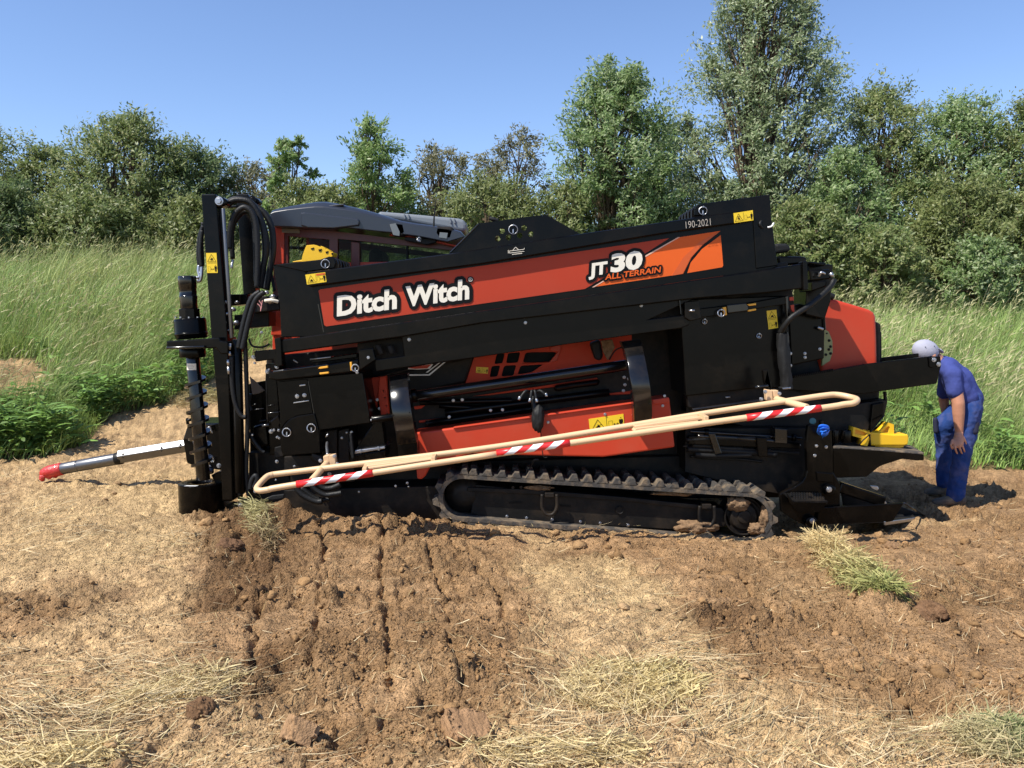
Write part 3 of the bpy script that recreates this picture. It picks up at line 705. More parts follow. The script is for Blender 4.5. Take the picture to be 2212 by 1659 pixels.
tuft('straw_bunch', 'mat of pale flattened straw on the left side of the near ground', GP(230, 1530), GP(520, 1475), .14, .02, 750, [(.50, .38, .17), (.78, .63, .34), (.50, .39, .18), (.70, .57, .30)], cat='straw', L=(.06, .22))
tuft('straw_bunch', 'mat of straw strands in the bottom left corner of the ground', GP(-40, 1640), GP(260, 1640), .12, .02, 700, [(.50, .38, .17), (.78, .63, .34), (.50, .39, .18), (.70, .57, .30)], cat='straw', L=(.06, .24))
tuft('straw_bunch', 'thin scatter of dry straw along the bottom edge under the centre', GP(1010, 1650), GP(1400, 1620), .11, .025, 800, [(.50, .38, .17), (.78, .63, .34), (.50, .39, .18), (.70, .57, .30)], cat='straw', L=(.05, .2))

# ------------------------------------------------------------------ trees and bushes
def limb(bm, p0, p1, r0, r1, bow, r):
    m = (p0+p1)/2+Vector((r.normal(0, bow), r.normal(0, bow), r.normal(0, bow*.5)))
    tube_bm(smooth_path([p0, m, p1], 3), lambda t: r0*(1-t)+r1*t, 4, bm)
def tree(name, label, u, vtop, wpx, Y, n, seed, cat='tree', prof='round', h0=.25, pal='olive', trunk_r=.10, clumps=30, leaf=(.11, .036), spread=.34, group=None, lean=0, zb=None, airy=False, ntrunk=1, mound=None):
    r = np.random.RandomState(seed); x0 = (u-CX)/F*Y; zg = Gp(x0, Y) if zb is None else zb
    top = P(u, vtop, Y).z; H = top-zg; R = wpx/2/F*Y
    if not airy: clumps = int(clumps*1.25); spread *= .84
    n = int(n*1.25); leaf = (leaf[0]*.98, leaf[1]*1.08)
    root = thing(name, label, cat, (x0, Y, zg), group); B = Vector((x0, Y, zg))
    bm = bmesh.new(); trunks = []
    for k in range(ntrunk):
        fx = 0 if k == 0 else r.uniform(-.30, .30)*R
        tp = B+Vector((lean*H+fx, r.normal(0, .1)*R, H*(.84 if k == 0 else r.uniform(.45, .68)))); b0 = B+Vector((fx*.45, r.normal(0, .12) if k else 0, -.15))
        mid = (b0+tp)/2+Vector((r.normal(0, .02)*H, r.normal(0, .02)*H, 0)); pts = smooth_path([b0, mid, tp], 8); trunks.append(pts)
        tr = trunk_r*(1 if k == 0 else r.uniform(.5, .8)); tube_bm(pts, lambda t: tr*(1-t)**.9+.008, 6, bm)
    def env(f):
        g = np.clip((np.asarray(f, float)-h0)/(1-h0), 0, 1)
        if prof == 'round': return np.sin(np.pi*np.minimum(.985, g*.80+.20))**.6
        if prof == 'cone': return np.maximum(.16, (1-g)**.75*np.minimum(1, .65+g*1.6))
        if prof == 'spire': return np.maximum(.10, (1-g)**.72*np.minimum(1, .75+g*1.2))
        return np.maximum(.30, np.sin(np.pi*np.minimum(.97, g*.7+.28))**.5)
    cs = []; sz = []
    for i in range(clumps):
        f = h0+(1-h0)*((i+.5)/clumps)**.85; f = min(f, .97)
        if prof == 'round': pr = math.sin(math.pi*min(1, (f-h0)/(1-h0)*.80+.20))**.6
        elif prof == 'cone': pr = max(.16, (1-(f-h0)/(1-h0))**.75*min(1, .65+(f-h0)/(1-h0)*1.6))
        elif prof == 'spire': pr = max(.22, (1-(f-h0)/(1-h0))**.6*min(1, .75+(f-h0)/(1-h0)*1.2))
        else: pr = max(.35, math.sin(math.pi*min(1, (f-h0)/(1-h0)*.7+.28))**.5)
        a = i*2.39996+r.uniform(-.6, .6); q = math.sqrt(r.uniform(.22, 1.0))*pr*R*.85
        tpt = trunks[i % ntrunk][min(len(trunks[0])-1, int(f*len(trunks[0])))]
        c = Vector((x0+lean*H*f+math.cos(a)*q, Y+math.sin(a)*q*.9, zg+f*H+r.normal(0, .02)*H))
        cs.append(c); sz.append(R*spread*r.uniform(.65, 1.2)*(.8 if f > .9 else 1))
        st = trunks[i % ntrunk][max(1, min(len(trunks[0])-2, int((f-.10-.12*r.uniform())*len(trunks[0]))))]
        limb(bm, st, c, .035*trunk_r/.1+.004, .008, .06*R, r)
        for k in range(3 if not airy else 5):
            e = c+Vector(r.normal(0, 1, 3)).normalized()*sz[-1]*.75; limb(bm, st.lerp(c, r.uniform(.5, 1)), e, .010, .004, .03, r)
    me = bm_mesh(bm, 'trunk'); link('trunk', me, root, 'bark')
    cs = np.array([c[:] for c in cs]); sz = np.array(sz); pw = sz**2; idx = r.choice(clumps, n, p=pw/pw.sum())
    NS = 16; td = unit(r.normal(0, 1, (clumps*NS, 3))*np.array([1, 1, .9])+np.array([.15, 0, .45])); tl = r.uniform(.75, 1.35, clumps*NS); sp = idx*NS+r.randint(0, NS, n)
    dv = td[sp]*(tl[sp]*r.uniform(.05, 1, n)**.62)[:, None]+r.normal(0, .13, (n, 3))
    c = cs[idx]+dv*sz[idx][:, None]*np.array([1, 1, .85])
    if not airy:                                            # loose sprays between the clumps
        nf = int(n*.42); ns = max(60, nf//45); f = h0+(1-h0)*r.uniform(0, 1, ns)**.9*.99; a = r.uniform(0, 6.283, ns); q = env(f)*R*np.sqrt(r.uniform(.25, 1, ns))*(1+.10*np.sin(3*a+f*9))
        sc = np.stack([x0+lean*H*f+np.cos(a)*q, Y+np.sin(a)*q, zg+f*H], 1); sd = unit(np.stack([np.cos(a)*.7+.2, np.sin(a)*.7, np.full(ns, .7)], 1)+r.normal(0, .3, (ns, 3)))
        w_ = r.randint(0, ns, nf); ln = min(.55, R*.30)
        c[:nf] = sc[w_]+sd[w_]*(ln*r.uniform(-.3, 1, nf))[:, None]+r.normal(0, ln*.16, (nf, 3)); dv[:nf] = unit(np.stack([np.cos(a), np.sin(a), np.full(ns, .4)], 1))[w_]
    gz = zg+.25
    c[:, 2] = np.maximum(c[:, 2], gz+r.uniform(0, .3, n))
    d = unit(td[sp]*.9+np.array([.25, 0, -.1])+r.normal(0, .5, (n, 3)))
    nn = unit(dv*.7+np.array([-.35, -.45, .65])+r.normal(0, .55, (n, 3))); s = unit(np.cross(d, nn)); l = r.uniform(.65, 1.3, n)*leaf[0]; w = r.uniform(.7, 1.3, n)*leaf[1]
    V = np.stack([c-d*(l*.5)[:, None], c+s*(w*.5)[:, None]-d*(l*.05)[:, None], c+d*(l*.5)[:, None], c-s*(w*.5)[:, None]-d*(l*.05)[:, None]], 1).reshape(-1, 3)
    PAL = {'olive': ((.075, .100, .030), (.115, .140, .048), (.16, .165, .07)), 'willow': ((.075, .118, .036), (.125, .170, .065), (.21, .24, .13)), 'silver': ((.080, .108, .045), (.140, .170, .085), (.25, .27, .17)),
           'fresh': ((.075, .120, .034), (.115, .165, .050), (.18, .21, .10)), 'dark': ((.052, .078, .030), (.075, .105, .038), (.11, .13, .055)), 'brown': ((.075, .078, .038), (.11, .105, .055), (.15, .14, .08)), 'yellow': ((.075, .095, .030), (.110, .128, .042), (.16, .17, .07))}[pal]
    k = r.uniform(0, 1, (n, 1)); k2 = (r.uniform(0, 1, (n, 1)) < .22); cc = np.array(PAL[0])*(1-k)+np.array(PAL[1])*k; cc = np.where(k2, np.array(PAL[2]), cc)
    cc = 2.0*cc*(.85+.3*r.uniform(0, 1, (clumps, 1)))[idx]
    K = np.repeat(cc, 4, 0); Q = np.arange(n*4).reshape(-1, 4)
    o = link('crown', np_mesh('crown', V-np.array(B), Q, K), root, 'leaf'); return root
TREES = [
 ('hedge_bush', 'broad dark hedge bush filling the gaps behind the leftmost willows', 60, 395, 420, 24.0, 13000, 41, 'bush', 'bush', .02, 'dark', dict(ntrunk=7, clumps=34, spread=.24)),
 ('hedge_bush', 'broad dark hedge bush behind the grass bank, left of the mast', 370, 400, 420, 24.0, 13000, 42, 'bush', 'bush', .02, 'olive', dict(ntrunk=7, clumps=34, spread=.24)),
 ('hedge_bush', 'broad olive hedge bush far behind the cab roof', 700, 425, 420, 24.5, 12000, 43, 'bush', 'bush', .02, 'olive', dict(ntrunk=7, clumps=34, spread=.24)),
 ('hedge_bush', 'broad olive hedge bush far behind the sparse twiggy trees', 1030, 420, 420, 24.5, 12000, 44, 'bush', 'bush', .02, 'yellow', dict(ntrunk=7, clumps=34, spread=.24)),
 ('hedge_bush', 'broad dark hedge bush far behind the green round willow', 1370, 400, 420, 24.5, 12000, 45, 'bush', 'bush', .02, 'dark', dict(ntrunk=7, clumps=34, spread=.24)),
 ('hedge_bush', 'broad dark hedge bush behind the tallest tree trunk', 1680, 370, 420, 25.0, 13000, 46, 'bush', 'bush', .02, 'dark', dict(ntrunk=7, clumps=34, spread=.24)),
 ('hedge_bush', 'broad dark hedge bush behind the two-headed willow', 1940, 330, 400, 25.0, 13000, 47, 'bush', 'bush', .02, 'olive', dict(ntrunk=7, clumps=34, spread=.24)),
 ('hedge_bush', 'broad dark hedge bush behind the willows at the right edge', 2200, 350, 400, 25.0, 13000, 48, 'bush', 'bush', .02, 'olive', dict(ntrunk=7, clumps=34, spread=.24)),

 ('willow_bush', 'grey-green willow bush cut off by the left edge of the picture', -60, 282, 330, 21.0, 17000, 1, 'bush', 'bush', .05, 'olive', dict(ntrunk=4)),
 ('willow_bush', 'tall grey-green willow bush, second from the left edge behind the bank', 120, 320, 230, 21.5, 13000, 2, 'bush', 'bush', .05, 'olive', dict(ntrunk=4)),
 ('willow_bush', 'tallest dense willow bush on the left, behind the grassy bank', 285, 262, 310, 20.5, 24000, 3, 'bush', 'round', .05, 'olive', dict(ntrunk=6, clumps=56, spread=.28)),
 ('willow_bush', 'dense dark willow bush right behind the black mast posts', 440, 325, 230, 21.5, 15000, 4, 'bush', 'bush', .05, 'dark', dict(ntrunk=4)),
 ('willow_bush', 'rounded yellow-green bush low behind the black mast', 430, 440, 210, 19.0, 12000, 5, 'bush', 'bush', .04, 'yellow', dict(ntrunk=4)),
 ('willow_bush', 'low leafy bush at the foot of the tallest left willow', 200, 430, 260, 18.6, 14000, 6, 'bush', 'bush', .04, 'olive', dict(ntrunk=4)),
 ('willow_bush', 'low dark bush at the left edge just above the tall grass', 0, 400, 260, 18.6, 13000, 7, 'bush', 'bush', .04, 'dark', dict(ntrunk=4)),
 ('willow_bush', 'hazy brown-green bush between the mast and the cab roof', 560, 362, 210, 22.5, 10000, 8, 'bush', 'bush', .05, 'brown', dict(ntrunk=4)),
 ('young_tree', 'slim young tree with fresh leaves above the left end of the cab roof', 640, 300, 175, 20.0, 5600, 9, 'tree', 'round', .25, 'fresh', dict(airy=True, clumps=14, trunk_r=.05)),
 ('young_tree', 'airy young tree with bright leaves and a long side branch above the cab roof', 805, 262, 290, 20.0, 7600, 10, 'tree', 'cone', .25, 'fresh', dict(airy=True, clumps=18, trunk_r=.06, spread=.26)),
 ('hedge_bush', 'leafy yellow-green bush directly behind the grey cab roof', 690, 405, 230, 19.5, 11000, 11, 'bush', 'bush', .05, 'yellow', dict(ntrunk=4)),
 ('hedge_bush', 'dark green bush between the two young trees', 850, 400, 190, 21.5, 9000, 12, 'bush', 'bush', .05, 'olive', dict(ntrunk=4)),
 ('sparse_tree', 'sparse brownish tree with thin bare twigs, left of its twin', 950, 318, 190, 22.0, 5000, 13, 'tree', 'round', .15, 'brown', dict(airy=True, ntrunk=4, clumps=18)),
 ('sparse_tree', 'sparse brownish tree with thin bare twigs beside the green willow', 1110, 300, 230, 22.5, 6500, 14, 'tree', 'round', .15, 'brown', dict(airy=True, ntrunk=5, clumps=22)),
 ('hedge_bush', 'olive bush under the sparse twiggy trees', 1050, 400, 260, 20.0, 13000, 15, 'bush', 'bush', .04, 'yellow', dict(ntrunk=5)),
 ('willow_tree', 'bright green round-topped willow tree left of the tallest tree', 1325, 150, 265, 20.0, 27000, 16, 'tree', 'round', .26, 'willow', dict(ntrunk=4, clumps=72, spread=.24, leaf=(.125, .036))),
 ('hedge_bush', 'yellow-green bush at the foot of the round-topped willow', 1215, 410, 180, 19.3, 9000, 17, 'bush', 'bush', .04, 'yellow', dict(ntrunk=4)),
 ('willow_tree', 'dark small willow in the gap left of the tallest tree', 1440, 275, 210, 23.0, 11000, 18, 'tree', 'round', .12, 'dark', dict(ntrunk=4)),
 ('poplar_tree', 'tallest silvery green tree reaching the top of the picture', 1632, -130, 540, 22.0, 46000, 19, 'tree', 'spire', .14, 'silver', dict(ntrunk=4, clumps=105, spread=.14, trunk_r=.12, leaf=(.12, .038))),
 ('hedge_bush', 'dark bush in the shade under the tallest tree', 1590, 400, 260, 21.5, 10000, 20, 'bush', 'bush', .04, 'dark', dict(ntrunk=5)),
 ('willow_tree', 'willow with two leafy heads right of the tallest tree', 1885, 192, 300, 22.5, 27000, 21, 'tree', 'round', .06, 'olive', dict(ntrunk=4, clumps=54, spread=.27)),  # darker leaf palette puts this crown's deep shade into the colour
 ('willow_tree', 'light green willow second from the right edge', 2060, 225, 300, 21.5, 25000, 22, 'tree', 'round', .06, 'willow', dict(ntrunk=4, clumps=52, spread=.27)),
 ('willow_tree', 'light green willow cut off by the right edge', 2215, 230, 300, 21.0, 25000, 23, 'tree', 'round', .06, 'olive', dict(ntrunk=4, clumps=52, spread=.27)),
 ('hedge_bush', 'rounded light bush standing in front of the right willows', 1815, 335, 210, 19.5, 14000, 24, 'bush', 'round', .04, 'willow', dict(ntrunk=4, clumps=26)),
 ('hedge_bush', 'broad olive bush behind the far right meadow', 2060, 400, 260, 19.5, 17000, 25, 'bush', 'bush', .04, 'yellow', dict(ntrunk=5, clumps=26)),
 ('hedge_bush', 'olive bush at the right edge above the meadow', 2210, 420, 200, 19.0, 12000, 26, 'bush', 'bush', .04, 'olive', dict(ntrunk=4)),
 ('hedge_bush', 'low olive bush just right of the black rod box', 1740, 440, 220, 18.8, 12000, 27, 'bush', 'bush', .04, 'olive', dict(ntrunk=4)),
 ('hedge_bush', 'low green bush at the meadow edge above the red hood', 1900, 500, 190, 18.2, 10000, 28, 'bush', 'bush', .03, 'olive', dict(ntrunk=4)),
 ('hedge_bush', 'small light bush with thin dry stems at the meadow edge near the right border', 2110, 530, 180, 18.0, 8500, 29, 'bush', 'bush', .03, 'willow', dict(ntrunk=6)),
 ('hedge_bush', 'dark low bush between the green willow and the black lifting plate', 1400, 420, 210, 21.0, 9000, 30, 'bush', 'bush', .04, 'dark', dict(ntrunk=4)),
]
for (nm, lb, u, vt, wp, Y, n, sd, ct, pf, h0, pal, kw) in TREES:
    tree(nm, lb, u, vt, wp, Y, n, sd, ct, pf, h0, pal, **kw)
ROOT = Vector((0, 0, 0))

# ================================================================== the drilling rig
RIG = thing('drilling_rig', 'black and orange-red drilling rig on rubber tracks with a long tilted rod box', 'drilling rig', (0.2, 7.0, 0.0))
YF = 6.35                                                # front plane of the rod box
# ---- crawler tracks
def track(Y0, width, name_y):
    c = [ZI(250, 315), ZI(1905, 435)]; r = [PXL(142*.372, 6.4), PXL(158*.372, 6.4)]
    a = P(*c[0], 6.4); b = P(*c[1], 6.4); dy = Y0-6.4; a.y += dy; b.y += dy
    d = Vector((b.x-a.x, 0, b.z-a.z)); L = d.length; ang = math.atan2(d.z, d.x); off = math.acos((r[0]-r[1])/L)
    def arc(cn, rr, t0, t1, n): return [(cn.x+rr*math.cos(t0+(t1-t0)*i/n), cn.z+rr*math.sin(t0+(t1-t0)*i/n)) for i in range(n+1)]
    t1 = ang+off; t2 = ang-off
    path = arc(a, r[0], t1, t2+2*math.pi, 18)            # round the left end
    path += [(path[-1][0]+(0)*0, path[-1][1])]
    right = arc(b, r[1], t2, t1, 18) if t2 < t1 else arc(b, r[1], t2, t1+2*math.pi, 18)
    loop = path[:-1]+right
    pts = []
    for i in range(len(loop)):                           # resample evenly
        p, q = loop[i], loop[(i+1) % len(loop)]; l = math.hypot(q[0]-p[0], q[1]-p[1]); k = max(1, int(l/.03))
        pts += [(p[0]+(q[0]-p[0])*j/k, p[1]+(q[1]-p[1])*j/k) for j in range(k)]
    # slight sag of the upper run
    bm = bmesh.new(); N = len(pts); R = []
    for i, (x, z) in enumerate(pts):
        px, pz = pts[i-1]; qx, qz = pts[(i+1) % N]; t = Vector((qx-px, 0, qz-pz)).normalized(); nrm = Vector((-t.z, 0, t.x))
        cc = Vector((x, 0, z))-Vector(((a.x+b.x)/2, 0, (a.z+b.z)/2))
        if nrm.dot(cc) < 0: nrm = -nrm
        o = Vector((x, Y0, z))-ROOT
        R.append([bm.verts.new(o), bm.verts.new(o+nrm*.0), bm.verts.new(o+Vector((0, width, 0))), bm.verts.new(o-nrm*.035+Vector((0, width, 0))), bm.verts.new(o-nrm*.035)])
    for i in range(N):
        A, B = R[i], R[(i+1) % N]
        for k, k2 in ((0, 2), (2, 3), (3, 4), (4, 0)): bm.faces.new((A[k], B[k], B[k2], A[k2]))
    for v in [v for v in bm.verts if not v.link_faces]: bm.verts.remove(v)
    tr = link('track', bm_mesh(bm, 'track'), RIG, 'tread')
    # lugs: one mesh shared by all
    lb = bmesh.new(); h, w0, w1 = .052, .082, .036
    def blk(y0, y1, sh):
        q = [(-w0/2, 0), (w0/2, 0), (w1/2+sh, h), (-w1/2+sh, h)]
        A = [lb.verts.new((x, y0, z)) for x, z in q]; B = [lb.verts.new((x*.9, y1, z)) for x, z in q]
        lb.faces.new(A); lb.faces.new(B[::-1])
        for i in range(4): lb.faces.new((A[i], B[i], B[(i+1) % 4], A[(i+1) % 4]))
    blk(0, width*.46, .006); blk(width*.54, width, -.006)
    lm = bm_mesh(lb, 'track_lug'); per = 0; acc = 0; lugs = []; pitch = .112
    for i in range(N):
        x, z = pts[i]; qx, qz = pts[(i+1) % N]; l = math.hypot(qx-x, qz-z)
        while acc <= l:
            lugs.append((x+(qx-x)*acc/l, z+(qz-z)*acc/l, math.atan2(qz-z, qx-x))); acc += pitch
        acc -= l
    first = None; rr = random.Random(4)
    for x, z, t in lugs:
        o = bpy.data.objects.new('track_lug', lm); C.objects.link(o); o.parent = tr
        nrm = Vector((-math.sin(t), 0, math.cos(t))); cc = Vector((x-(a.x+b.x)/2, 0, z-(a.z+b.z)/2)); flip = nrm.dot(cc) < 0
        o.location = Vector((x, Y0, z))-ROOT-(nrm*.006 if not flip else -nrm*.006)
        o.rotation_euler = (0, -t+(math.pi if flip else 0), 0); o.scale = (rr.uniform(.9, 1.1), 1, rr.uniform(.82, 1.05))
    if not lm.materials: lm.materials.append(MAT['tread'])
    return a, b, r
ta, tb, tr_ = track(6.42, .42, 0)
track(7.72, .42, 1)
# track frame, idler, sprocket, D rings
plate('track_frame', zz(ZI, 330,235, 640,265, 1150,300, 1500,345, 1760,370, 1840,470, 1560,500, 1230,480, 640,455, 420,440, 300,400), 6.52, .24, 'dull', RIG)
plate('track_frame_rail', zz(ZI, 280,250, 640,262, 1180,305, 1700,360, 1700,385, 1180,330, 640,290, 280,276), 6.49, .05, 'dull', RIG)
lathe('idler_wheel', Vector((ta.x, 6.5, ta.z)), (0, 1, 0), [(0, .03), (0, .075), (.02, .10), (.03, tr_[0]-.07), (.05, tr_[0]-.045), (.22, tr_[0]-.045), (.22, .03)], 'dull', RIG)
lathe('drive_sprocket', Vector((tb.x, 6.47, tb.z)), (0, 1, 0), [(0, .02), (0, .05), (.015, .055), (.015, .10), (.05, .115), (.05, tr_[1]-.075), (.02, tr_[1]-.065), (.02, tr_[1]-.055), (.22, tr_[1]-.055), (.22, .03)], 'dull', RIG)
def mudlump(uvc, Y, size, seed):
    v, f = ico_np(4); r = 1+.45*fbm(v[:, 0]*2+seed, v[:, 1]*2+v[:, 2]*1.7, 4, seed)+.22*fbm(v[:, 0]*7+seed, v[:, 2]*7+v[:, 1], 3, seed)
    p = P(*uvc, Y)-ROOT; return link('mud_cake', np_mesh('mud_cake', v*r[:, None]*np.array(size)+np.array(p), f), RIG, 'mud', smooth=True)
mudlump(ZI(1850, 345), 6.48, (.085, .05, .05), 11); mudlump(ZI(2010, 420), 6.48, (.045, .05, .11), 12); mudlump(ZI(1960, 490), 6.47, (.075, .05, .045), 13)
mudlump(ZI(1480, 285), 6.52, (.16, .03, .018), 14); mudlump(ZI(700, 252), 6.50, (.10, .03, .02), 15); mudlump(ZI(1610, 480), 6.47, (.16, .06, .05), 16)
for cx, cy, s in ((757, 345, 1.0), (1672, 412, 1.0)):
    l = zz(ZI, cx-42*s, cy-55*s, cx-44*s, cy+15*s, cx-25*s, cy+55*s, cx, cy+64*s, cx+25*s, cy+55*s, cx+44*s, cy+15*s, cx+42*s, cy-55*s)
    o = tube('tie_down_ring', [P(u, v, 6.44) for u, v in l], .0135, 'dull', RIG, n=10)
    plate('ring_lug', zz(ZI, cx-26, cy-64, cx+28, cy-64, cx+28, cy-36, cx-26, cy-36), 6.43, .1, 'dull', RIG)
for x, y in ((510, 418), (624, 427), (773, 437), (937, 449), (1051, 457), (1214, 469)): bolt(ZI(x, y), 6.52, RIG, .0105, 'steel', .014)
for x, y in ((545, 248), (592, 246)): bolt(ZI(x, y), 6.50, RIG, .017, 'dull', .02, False)
lathe('frame_hole', P(*ZI(1165, 380), 6.512), (0, -1, 0), [(0, PXL(16, 6.5)*.55), (.010, PXL(16, 6.5)*.55), (.010, PXL(16, 6.5)*.45), (.002, PXL(16, 6.5)*.45)], 'dull', RIG)
plate('frame_slot', zz(ZI, 815,348, 880,352, 882,366, 815,360), 6.515, .004, 'decal_black', RIG, bevel=0)
plate('frame_slot', zz(ZI, 522,334, 600,330, 600,344, 522,344), 6.515, .004, 'decal_black', RIG, bevel=0)

# ---- chassis masses behind the panels
plate('chassis', [(575,770),(1250,700),(1800,650),(1905,700),(1900,900),(1860,990),(1600,1050),(1000,1040),(900,1060),(640,1075),(560,1000)], 7.05, .75, 'dull', RIG, bevel=.02)
plate('undercarriage_beam', [(600,985),(900,1000),(1460,985),(1700,1000),(1700,1075),(600,1085)], 6.95, .7, 'dull', RIG, bevel=.01)
plate('belly_plate', [(560,1060),(960,1050),(960,1130),(640,1128),(560,1110)], 6.62, .5, 'dull', RIG)

# ---- cab
YC = 7.15
fr = zz(ZC, 178,385, 700,420, 1770,552, 2050,600, 2050,900, 1000,900, 170,1000)
win1 = zz(ZC, 296,462, 656,492, 660,735, 292,740)
win2 = zz(ZC, 728,486, 1320,545, 1720,585, 1760,640, 900,760, 728,760)
def cab_side(Y):
    D = P(*ZC(178, 385), YC); fu = []
    o = holed('cab_frame', fr, [win1, win2], YC, .06, 'cab_red_shaded', RIG); o.location.y = Y-YC; o.location.z = .0
    return o
cab_side(YC); cab_side(8.25)
for Y in (YC+.03, 8.28):
    for w in (win1, win2):
        o = plate('window_pane', w, YC+.03, .006, 'glass', RIG, bevel=0); o.location.y = Y-YC-.03
plate('window_divider', zz(ZC, 845,510, 920,520, 920,760, 845,760), YC+.002, .05, 'cab_red_shaded', RIG)
plate('window_divider', zz(ZC, 1325,548, 1345,550, 1345,720, 1325,720), YC+.012, .03, 'decal_black', RIG)
plate('door_seal', zz(ZC, 296,548, 656,566, 656,590, 296,575), YC+.9, .02, 'decal_black', RIG)
plate('cab_corner_post', zz(ZC, 178,387, 262,394, 262,705, 176,712), YC-.012, .02, 'orange', RIG)
plate('cab_sign', zz(ZC, 240,396, 398,402, 398,440, 240,434), YC-.014, .01, 'cardboard', RIG)
plate('cab_body', [(590,570),(1100,560),(1100,800),(588,800)], YC+.02, 1.1, 'orange', RIG)
plate('operator_seat', zz(ZC, 1000,560, 1120,575, 1140,760, 980,760), YC+.5, .4, 'dull', RIG, bevel=.05)
# roof: sections across the cab, swelling towards the middle
def cab_roof():
    up = zz(ZC, 157,300, 160,236, 190,214, 300,188, 430,165, 540,148, 620,146, 700,160, 800,182, 900,205, 1000,232, 1110,264, 1270,318, 1420,345, 1550,362, 1690,382, 1800,414, 1842,462)
    lo = zz(ZC, 157,372, 175,384, 200,386, 320,389, 450,398, 560,404, 640,410, 690,412, 730,398, 770,394, 900,408, 1000,420, 1110,432, 1200,440, 1310,456, 1420,470, 1560,496, 1690,522, 1745,538)
    lo.append(ZC(1800, 520)); n = len(up); lo = lo[:n]
    Ys = [6.98, 7.02, 7.10, 7.25, 7.5, 7.75, 8.0, 8.2, 8.32, 8.38, 8.40]; sw = [.0, .55, .85, 1, 1.06, 1.08, 1.06, 1, .85, .5, 0]
    bm = bmesh.new(); U = []; L = []
    for Y, s in zip(Ys, sw):
        ru = []; rl = []
        for (a, b) in zip(up, lo):
            pa, pb = P(*a, 7.05), P(*b, 7.05); zm = pb.z+(pa.z-pb.z)*(.72+.28*s); ru.append(bm.verts.new(Vector((pa.x, Y, zm))-ROOT)); rl.append(bm.verts.new(Vector((pb.x, Y, pb.z))-ROOT))
        U.append(ru); L.append(rl)
    for i in range(len(Ys)-1):
        for j in range(n-1):
            bm.faces.new((U[i][j], U[i][j+1], U[i+1][j+1], U[i+1][j])).smooth = True; bm.faces.new((L[i][j], L[i+1][j], L[i+1][j+1], L[i][j+1]))
        bm.faces.new((U[i][0], U[i+1][0], L[i+1][0], L[i][0])); bm.faces.new((U[i][-1], L[i][-1], L[i+1][-1], U[i+1][-1]))
    bm.faces.new(U[0]+L[0][::-1]); bm.faces.new(U[-1][::-1]+L[-1])
    o = link('cab_roof', bm_mesh(bm, 'cab_roof'), RIG, 'roof', bevel=.02, seg=3); return o
RF = cab_roof()
plate('roof_swage', zz(ZC, 405,262, 440,254, 700,288, 905,312, 920,330, 912,372, 690,398, 470,392, 405,372), 6.955, .05, 'roof', RF, bevel=.018, seg=3)
plate('roof_rib', zz(ZC, 612,222, 640,197, 720,186, 800,182, 775,196, 690,206), 7.00, .03, 'roof', RF, bevel=.01)
plate('roof_case', zz(ZC, 1080,246, 1300,264, 1780,308, 1830,322, 1850,362, 1845,424, 1740,410, 1300,330, 1080,300), 7.75, .4, 'case_grey', RIG, bevel=.03, seg=3)
for x, y in ((1300, 268), (1335, 271), (1700, 305), (1735, 308)): plate('case_rib', zz(ZC, x, y, x+14, y+1, x+22, y+48, x+8, y+46), 7.735, .03, 'case_grey', RIG, bevel=.005)
plate('roof_gutter', zz(ZC, 1180,444, 1320,458, 1600,506, 1770,545, 1770,560, 1590,522, 1320,476, 1180,460), 7.06, .06, 'orange', RIG)
for q, lens in ((zz(ZC, 1150,350, 1235,335, 1310,345, 1330,430, 1300,470, 1200,458), zz(ZC, 1180,360, 1235,352, 1270,425, 1268,465, 1212,455)), (zz(ZC, 1580,375, 1720,378, 1750,408, 1720,500, 1600,485, 1568,440), zz(ZC, 1618,430, 1690,436, 1680,488, 1612,478))):
    o = plate('work_lamp', q, 6.98, .12, 'dull', RIG, bevel=.02, seg=3); plate('lens', lens, 6.972, .01, 'lens', o, bevel=.003)
plate('lamp_bracket', zz(ZC, 1310,470, 1590,488, 1590,520, 1500,540, 1310,500), 7.04, .03, 'dull', RIG)
ringpin(ZC(1438, 494), 7.0, RIG, 4)
plate('antenna_bracket', zz(ZC, 1500,462, 1552,382, 1572,384, 1568,470), 7.02, .01, 'orange', RIG)
tube('antenna', [P(*ZC(1565, 385), 7.02), P(*ZC(1572, 260), 7.02), P(*ZC(1586, 132), 7.02)], lambda t: .009*(1-.8*t), 'rubber', RIG, n=6)
tube('wire', [P(*ZC(1565, 400), 7.0), P(*ZC(1530, 440), 6.99), P(*ZC(1495, 460), 7.0)], .003, 'cream', RIG, n=5)

# ---- rod box: main wall, flanges, end plates
plate('rod_box_wall', zz(ZC, 165,716, 450,690, 450,778, 780,738, 1700,617)+zz(ZD, 780,402, 1560,292)+zz(ZE, 440,246, 735,212, 885,300, 930,662)+zz(ZD, 2212,720, 0,1040)+zz(ZC, 600,1340, 236,1345, 225,1060), YF, .06, 'black', RIG)
plate('rod_box_flange', zz(ZC, 452,780, 640,757, 1700,619)+zz(ZD, 780,404, 1560,294)+zz(ZE, 440,248, 735,214, 738,300)+zz(ZE, 0,404)+zz(ZD, 0,640)+zz(ZC, 1300,795, 478,905), YF-.055, .055, 'black', RIG, bevel=.008)
plate('rod_box_back_wall', zz(ZC, 165,716, 450,690, 450,778, 780,738, 1700,617)+zz(ZD, 780,402, 1560,292)+zz(ZE, 440,246, 735,212, 885,300, 930,662)+zz(ZC, 236,1345), YF, .05, 'black', RIG).location.y += .62
plate('rod_box_floor', zz(ZC, 240,1200)+zz(ZE, 930,560)+zz(ZE, 930,660)+zz(ZC, 240,1320), YF, .56, 'dull', RIG).location.y += .062
plate('end_plate', zz(ZC, 162,714, 575,668, 655,640, 700,652, 712,700, 700,742, 450,776), YF-.01, .02, 'black', RIG)
